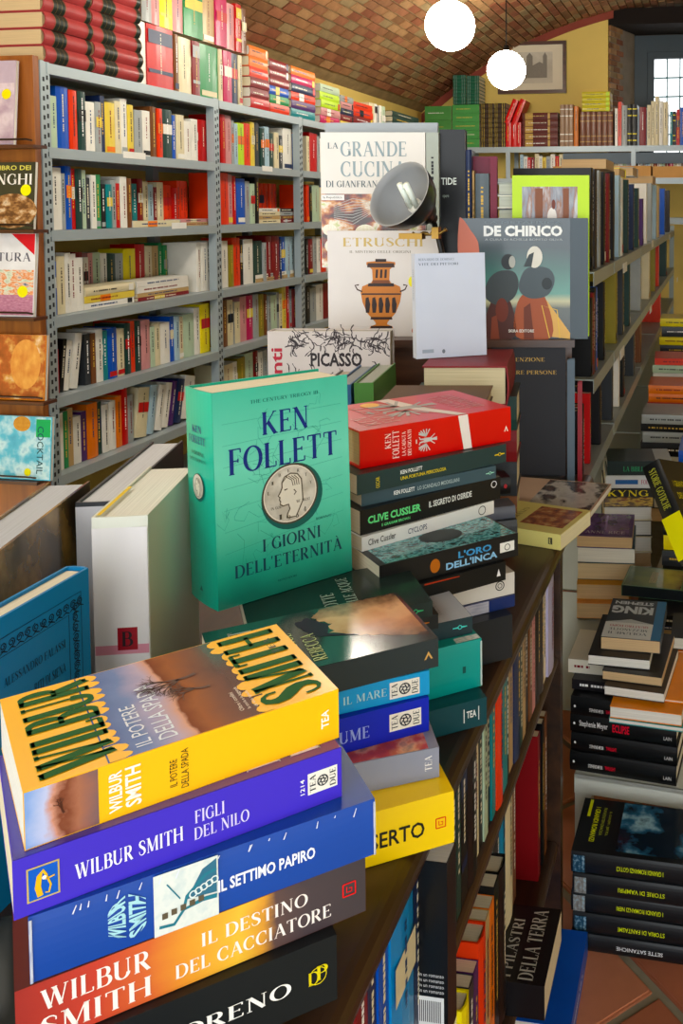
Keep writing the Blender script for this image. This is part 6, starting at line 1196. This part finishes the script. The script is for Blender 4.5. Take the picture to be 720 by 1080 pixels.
P_(smooth([(.2, .0), (.2, .16), (.26, .34), (.31, .36), (.4, .3), (.43, .02)]), '4a2c28', .0005); P_(smooth([(.44, .02), (.45, .3), (.55, .4), (.66, .36), (.72, .02)]), 'a0583c', .0005); P_([(.7, .02), (.62, .3), (.68, .32), (.86, .05), (.86, .0)], 'd8b06c', .00045)
P_(smooth([(.2, .35), (.22, .48), (.3, .56), (.42, .56), (.46, .46), (.42, .34), (.3, .28)]), '3c4448', .0006); P_(smooth([(.46, .42), (.5, .56), (.58, .6), (.7, .58), (.74, .48), (.68, .36), (.54, .34)]), '4c5860', .0006)
P_(ell(.38, .64, .055, .065), '2c3236', .0007); P_(ell(.41, .64, .025, .05), 'a8aca8', .0008); P_(ell(.585, .68, .06, .09), 'd8d8d0', .0007); P_([(.5, .6), (.56, .6), (.58, .72), (.54, .7)], '3a4448', .0008)
P_(ell(.33, .24, .05, .1), '6a3428', .0008); P_(ell(.68, .46, .04, .05), '2c3438', .0008); P_([(.5, .0), (.5, .26), (.55, .3), (.58, .0)], '6a3626', .0008); P_([(.24, .0), (.25, .18), (.29, .2), (.31, 0)], '7a4030', .0008)
text(r, b.CV, 'SKIRA EDITORE', W * .38, H * .055, W * .2, H * .025, 'e4e4e0', 'sans', 0, .02, .001); lines(r, b.CV, [[(W * .7, .002, .002), (W * .64, H * .28, .002), (W * .76, H * .24, .002), (W * .78, .002, .002)]], 'e0c060', 'picture', .0009)
# vase book
f = 2.04; b = face(345, 462, f, ZR + .0006, 112 * f / FPX, .022, M('dcd8d6', .35, .03, coat=.2), 'white art book with an orange and black ancient vase and gold title', False); r = b.root; W, H = b.W, b.H
text(r, b.CV, 'ETRUSCHI', W * .14, H * .85, W * .72, H * .085, 'c8b070', 'serif'); text(r, b.CV, 'IL MISTERO DELLE ORIGINI', W * .2, H * .79, W * .55, H * .025, '8a8478', 'serif')
vp = [(.06, .03), (.11, .035), (.10, .06), (.05, .08), (.055, .1), (.13, .19), (.17, .29), (.185, .38), (.17, .44), (.09, .475), (.075, .5), (.08, .6), (.13, .645), (.13, .67), (.05, .68), (.05, .7)]
VM = RAMP([(0, '8a4a1c'), (.35, 'c47a34'), (.5, 'a85e28'), (.6, '3a2216'), (.72, 'd08a44'), (1, '7a3c18')], 'X', .1, 5, .3, .2, 8); cxv = .48
P_([(cxv - a, y + .035) for a, y in vp] + [(cxv + a, y + .035) for a, y in vp[::-1]], 'c07a3a', .0005); 
for (y0, y1, hw, c_) in ((.03, .065, .1, '2a1a14'), (.125, .15, .1, '3a2216'), (.36, .375, .18, '3a2216'), (.44, .47, .12, '2a1a14'), (.62, .66, .125, '3a2216'), (.67, .7, .05, '2a1a14'), (.47, .5, .08, '7a4420')): P_([(cxv - hw, y0 + .035), (cxv + hw, y0 + .035), (cxv + hw * .95, y1 + .035), (cxv - hw * .95, y1 + .035)], c_, .0007)
for k in range(5): P_([(x_, y_ + .035) for x_, y_ in [(cxv - .14 + .06 * k, .19), (cxv - .11 + .06 * k, .19), (cxv - .1 + .06 * k, .27), (cxv - .115 + .06 * k, .34), (cxv - .14 + .06 * k, .33), (cxv - .145 + .06 * k, .26)]], '2a1a14', .0008)
for k in range(3): P_([(x_, y_ + .035) for x_, y_ in [(cxv - .05 + .04 * k, .52), (cxv - .03 + .04 * k, .52), (cxv - .025 + .04 * k, .6), (cxv - .045 + .04 * k, .6)]], '2a1a14', .0008)
for s_ in (-1, 1): lines(r, b.CV, [[(W * (cxv + s_ * .17), H * .425, .003), (W * (cxv + s_ * .215), H * .445, .003), (W * (cxv + s_ * .235), H * .485, .003), (W * (cxv + s_ * .2), H * .49, .003)]], '3a2216', 'picture', .0006)
poly(r, b.CV, ell(W * .79, H * .055, .009, .009), 'b85a38', 'emblem'); text(r, b.CV, 'BOMPIANI', W * .05, H * .04, W * .12, H * .015, 'a8a49c', 'serif'); poly(r, b.CV, ell(W * .76, H * .52, .008, .012), 'e8e020', 'sticker', .0006)
# dark grey book leaning at the riser, with gold title
f = 1.995; b = face(517, 596, f, .7838, .284, .02, M('2c2e34', .6, .04), 'dark grey clothbound book with gold lettering standing under the blue art book', True, 0, 0, CREAM); b.root.name = 'thin_hardcover_book'; r = b.root; W, H = b.W, b.H
for k, s_ in enumerate(('PER', "L'INVENZIONE", 'E LE', 'POVERE PERSONE')): text(r, b.CV, s_, W * .1, H * (.94 - .05 * k), W * (.2, .62, .2, .78)[k], H * .032, 'b89a58', 'serif')
o = slab((518 - X0) * f / FPX, f - .004, .7706, .15, .05, .0128, 'k', 'thin black book lying under the dark grey clothbound one')
b = face(598, 606, f, .7706, .27, .02, M('5c6c7a', .4, .06), 'slate book edge showing right of the dark grey clothbound one', True); b = face(609, 614, f + .0, .7706, .22, .02, M('8a2830', .4, .06), 'dark red book edge beside the slate one at the bookcase corner', True)
# ---- piles in the middle: supports and the books seen on them
GM_ = 'books of the middle pile behind the red hardcover'
z = ZT
for k, (T, c_) in enumerate(((.06, 'n'), (.065, 'K'), (.06, 'R'), (.0645, 'G'))): slab(-.298, 1.705, z, .2, .14, T, c_, f'{COL[c_][1]} hardcover, {ordn(k)} from the bottom of the middle pile', 0, CREAM, 0, GM_); z += T
T = .072; b = Book(.20, .15, T - .001, M('7a2226', .45, .08), 'thick book with mottled cream page edges and dark red spine on middle pile', True, .004, 'c8bc98', GM_)
# fore-edge to the viewer is cream, red spine at the right end
P = hp((425 - X0) * 1.64 / FPX, 1.62, z + .0004); X = HD * 1.0; b.put(P + RT * .19, X, ZZ); 
b.put(hp((425 - X0) * 1.64 / FPX + .185, 1.62, z + .0004), HD, ZZ); zc = z + T
z = zc + .0006
# the white book standing on it
f = 1.72; b = Book(110 * f / FPX, 76 * f / FPX, .030, M('c4ccdc', .4, .03, coat=.1), 'plain pale blue white book with small grey title standing beneath the lamp', True, 0, WHP, GD)
a = math.radians(22); stand_face(b, hp((441 - X0) * f / FPX, f - .03, z), RT * math.cos(a) + HD * math.sin(a), 3); r = b.root; W, H = b.W, b.H
text(r, b.CV, 'BERNARDO DE DOMINICI', W * .05, H * .93, W * .5, H * .025, '7a8898', 'serif'); text(r, b.CV, 'VITE DEI PITTORI', W * .05, H * .885, W * .56, H * .025, '5a6878', 'serif'); quad(r, b.CV, W * .08, H * .05, W * .16, H * .035, '98a4b4', 'emblem'); poly(r, b.CV, ell(W * .38, H * .06, .003, .004, 12), '6a7480', 'emblem'); text(r, b.SV, 'VITE DEI PITTORI', .010, H * .55, .008, H * .3, '8a94a4', 'serif', 3)
# brown book in front of it
z = ZT
for k, (T, c_) in enumerate(((.07, 'K'), (.07, 'd'), (.07, 'n'), (.06, 's'))): slab(-.298, 1.468, z, .15, .10, T, c_, f'{COL[c_][1]} hardcover, {ordn(k)} from the bottom of the low middle pile', 0, CREAM, 0, GM_); z += T
b = Book(.17, .125, .022, M('5c4632', .5, .06), 'plain brown hardcover lying behind the red hardcover', True, .002, 'b8a888', GM_); b.put(hp(-.303, 1.466, z + .0004), RT, ZZ)
# green and grey leaning books left of them
def leaner(px, py, zt, L, T, c_, lab, yaw=0, lean=14, H=.26, top=None, pg=CREAM, hard=True):
    """book standing on the table, spine to the viewer; px, py = top left corner of the spine at height zt"""
    P = pz(px, py, zt); a = AL + math.radians(yaw); rr = V((math.cos(a), math.sin(a), 0)); b = Book(H, L, T, M(c_, .4, .08, coat=.15) if isinstance(c_, str) else c_, lab, hard, 0, pg, 'books standing on end on the tables')
    l = math.radians(lean); up = ZZ * math.cos(l) - rr * math.sin(l); Zd = rr * math.cos(l) + ZZ * math.sin(l); b.put(P, -up, Zd); return b
# picture book with the sketched title
z = ZT
for k in range(3): slab(-.60, 1.80, z, .28, .12, .055, 'nKR'[k], f'{COL["nKR"[k]][1]} large book, {ordn(k)} from the bottom under the sketch covered book', 0, CREAM, 0, GM_); z += .055
f = 1.84; b = face(280, 410, f, z + .0004, CAM.z - 130 * f / FPX - z, .045, M('c8c0bc', .4, .05, coat=.2), 'wide book with scribbled black sketches and red spine lettering, behind green hardcover', True, 0, 0, 'b0aca0', 0, GM_); r = b.root; W, H = b.W, b.H
sk = []
for k in range(230):
    x_ = random.uniform(.15, .97) * W; y_ = random.choice((random.uniform(.04, .58), random.uniform(.80, .97))) * H; p = []; a = random.uniform(0, 6.28)
    for i in range(5): p.append((x_, y_, random.uniform(.0008, .003))); a += random.uniform(-.9, .9); x_ += .006 * math.cos(a); y_ += .006 * math.sin(a)
    sk.append(p)
lines(r, b.CV, sk, '3c3436', 'printed_sketch')['kind'] = 'stuff'; text(r, b.CV, 'PICASSO', W * .35, H * .62, W * .42, H * .15, '2a2224', 'sans', 0, .03); text(r, b.CV, 'incanti', W * .03, H * .1, W * .09, H * .72, 'a82838', 'sans', 1, .02)
leaner(373, 404, 1.075, .2, .033, '4a7a3c', 'green and grey hardcover standing left of the brown one', 0, 1, .3044, pg='a8aca4')
leaner(351, 406, 1.072, .2, .03, '3a5c86', 'blue grey hardcover standing beside the green and grey one', 0, 1, .3014, pg='9aa0a4')
leaner(329, 412, 1.066, .2, .03, '55504c', 'dark grey hardcover standing behind the green standing hardcover', 0, 1, .2954, pg='b8b0a0')

# ---- books standing on end at the left, page tops upward
GE = 'books standing on end on the tables'
def upr(P, rdir, H, L, T, mat, lab, pg=WHP, lean=0, hard=True):
    a = math.radians(rdir); rr = V((math.cos(a), math.sin(a), 0)); b = Book(H, L, T, mat, lab, hard, .002, pg, GE); return stand_spine(b, (P[0], P[1], ZT + .0004), rr, lean)
b = upr((-.633, .843), 17, .282, .190, .055, M('d2d4c8', .3, .05, 4, coat=.3), 'thick pale grey green book with dark red letter B at its spine foot'); r = b.root
H = .282; T = .055; quad(r, b.SV, .0005, H * .02, T - .001, H * .94, RAMP([(0, 'd8c4c8'), (.3, 'd4d0d0'), (1, 'dcdad4')], 'N', .5, 2), 'printed_panel'); quad(r, b.SV, T * .42, H * .50, T * .36, H * .085, '8a1c24', 'printed_panel', .0004); text(r, b.SV, 'B', T * .5, H * .515, T * .2, H * .055, '200c10', 'serif', 0, 0, .0008); quad(r, b.SV, .001, H * .485, T - .002, H * .035, 'c88a98', 'printed_panel', .0003)
quad(r, (V((-.0007, .002, .004)), V((0, 1, 0)), V((0, 0, 1)), V((-1, 0, 0))), .0, .0, .10, .004, 'e0c020', 'jacket_flap', .0006)
bb = b
b = upr((-.697, .903), 17, .275, .270, .042, M('3a3c40', .4, .06), 'very large dark edged book with pale grey slipcase spine', 'c4c6cc'); r = b.root; quad(r, b.SV, .0005, .0005, .041, .27, 'c8c8cc', 'printed_panel')
a73 = math.radians(107); nr = V((-.648, .725, 0)); 
b = upr((nr.x - .048, nr.y - .014), 17, .28, .25, .047, RAMP([(0, '20180f'), (.4, '3a2c18'), (.55, '8a6a34'), (.7, 'b08a44'), (1, '2a2016')], 'N', .6, 3, .25, .5), 'large hardcover with dark and golden cover at the far left', 'b8bcc4')
b2 = b
# thin black and the teal blue ornamented book, covers to the aisle
b = Book(.235, .15, .012, M('1e1d1c', .35, .06, coat=.2), 'thin black book standing just behind the ornamented blue one', True, 0, 'a8a89c', GE); b.put((-.6245 + .0, .775, ZT + .0004 + .235), -ZZ, (-1, 0, 0))
b = Book(.252, .16, .024, M('1a7cb0', .38, .06, 8, coat=.15), 'blue hardcover with a dark ornamental border standing at the left edge', True, .003, 'ddd4bc', GE)
b.put((-.598, .790, ZT + .0004 + .252), -ZZ, (-1, 0, 0)); r = b.root; F = b.BC; W, H = .16, .252
orn = []
random.seed(3)
for k in range(15):
    for (cx_, cy_) in ((.012 + k * .0096, H - .026), (W - .020, H - .03 - k * .0096)):
        rr_ = .0042
        orn.append([(cx_ + rr_ * (1 - i * .07) * math.cos(i * .9 + k), cy_ + rr_ * (1 - i * .07) * math.sin(i * .9 + k), .0012) for i in range(12)])
        orn.append([(cx_ - .004, cy_ - .006, .0008), (cx_, cy_ - .004, .0016), (cx_ + .005, cy_ - .0065, .0008)])
orn += [[(.004, H - .018, .0008), (W - .012, H - .018, .0008), (W - .012, .01, .0008)], [(.004, H - .034, .0008), (W - .029, H - .034, .0008), (W - .029, .01, .0008)]]
lines(r, F, orn, '0c2238', 'printed_ornament'); text(r, F, 'ALESSANDRO FALASSI', .05, H - .062, .075, .008, '12364e', 'serif'); text(r, F, 'RITI DI SIENA', .085, H - .085, .04, .009, '12364e', 'serif')

# ---- desk lamp clamped between the display books
LP = hp((421 - X0) * 1.86 / FPX, 1.86, CAM.z + (220 - 204) * 1.86 / FPX)
n = (-HD * .74 - RT * .48 + ZZ * .46).normalized()
lm = empty('clamp_lamp', LP); tag(lm, 'black clip lamp with grey inside and bare tube bulb before the cookbook', 'lamp')
q = n.to_track_quat('Z', 'Y').to_matrix().to_4x4()
R_ = .073
outp = [(.0001, -.098), (.022, -.097), (.026, -.092), (.027, -.075), (.045, -.064), (.062, -.042), (.071, -.018), (R_ + .001, 0)]
inp = [(R_ + .001, 0), (R_ - .0015, .0005), (.0685, -.018), (.0595, -.042), (.043, -.061), (.0001, -.068)]
MB().lathe(outp, 36, 0, q).lathe(inp, 36, 1, q).build('lamp_shade', [M('17191b', .3, .05, coat=.4), M('8e9092', .4, .04)], lm, True)
tb_ = M('e8f0e8', .3, .02)
MB().lathe([(.0001, -.066), (.016, -.066), (.016, -.05), (.0001, -.048)], 20, 0, q).build('bulb_socket', M('d8d8d0', .4), lm, True)
bq_ = empty('bulb', (0, 0, 0)); bpy.data.objects.remove(bq_)
side = n.cross(ZZ).normalized(); upv = side.cross(n).normalized()
def L3(a_, b_, c_): return side * a_ + upv * b_ + n * c_
for s_ in (-1, 1):
    base = L3(s_ * .0085, -.004, -.05); tip = L3(s_ * .0085 - .012, .016, .010); o = MB().tube([base, tip], .0062, 12).build('bulb_tube', tb_, lm, True)
MB().tube([L3(-.0085 - .012, .012, .0), L3(-.012, .014, .001), L3(.0085 - .012, .012, .0)], .0035, 8).build('bulb_bridge', tb_, lm, True)
GOLD = M('8a6a30', .3, .15, metal=.8); BLK = M('141517', .35, .05)
back = n * -.098
MB().tube([back * .98, back + n * -.018], .012, 12).build('knuckle', BLK, lm, True)
k0 = back + n * -.016
endp = hp((470 - X0) * 1.9 / FPX, 1.93, ZR + .02) - LP
MB().tube([k0, k0 + V((.01, 0, -.03)), (k0 + endp) / 2 + V((.02, .0, -.02)), endp + V((0, 0, .02)), endp + V((0, 0, -.0195))], .006, 10).build('gooseneck', BLK, lm, True)
ss = [k0 + RT * (-.045 + .007 * i) + ZZ * (-.035 + .004 * math.sin(i * 1.9)) - HD * .02 + ZZ * (.001 * i) for i in range(12)]
MB().tube(ss, [.005 if i % 2 else .0025 for i in range(12)], 8).build('clamp_spring', GOLD, lm, True)
MB().box((-.02, -.012, -.006), (.03, .012, .006), 0, Matrix.Translation(ss[0])).box((-.03, -.01, -.02), (-.015, .01, .004), 0, Matrix.Translation(ss[-1])).build('clamp_jaw', GOLD, lm)
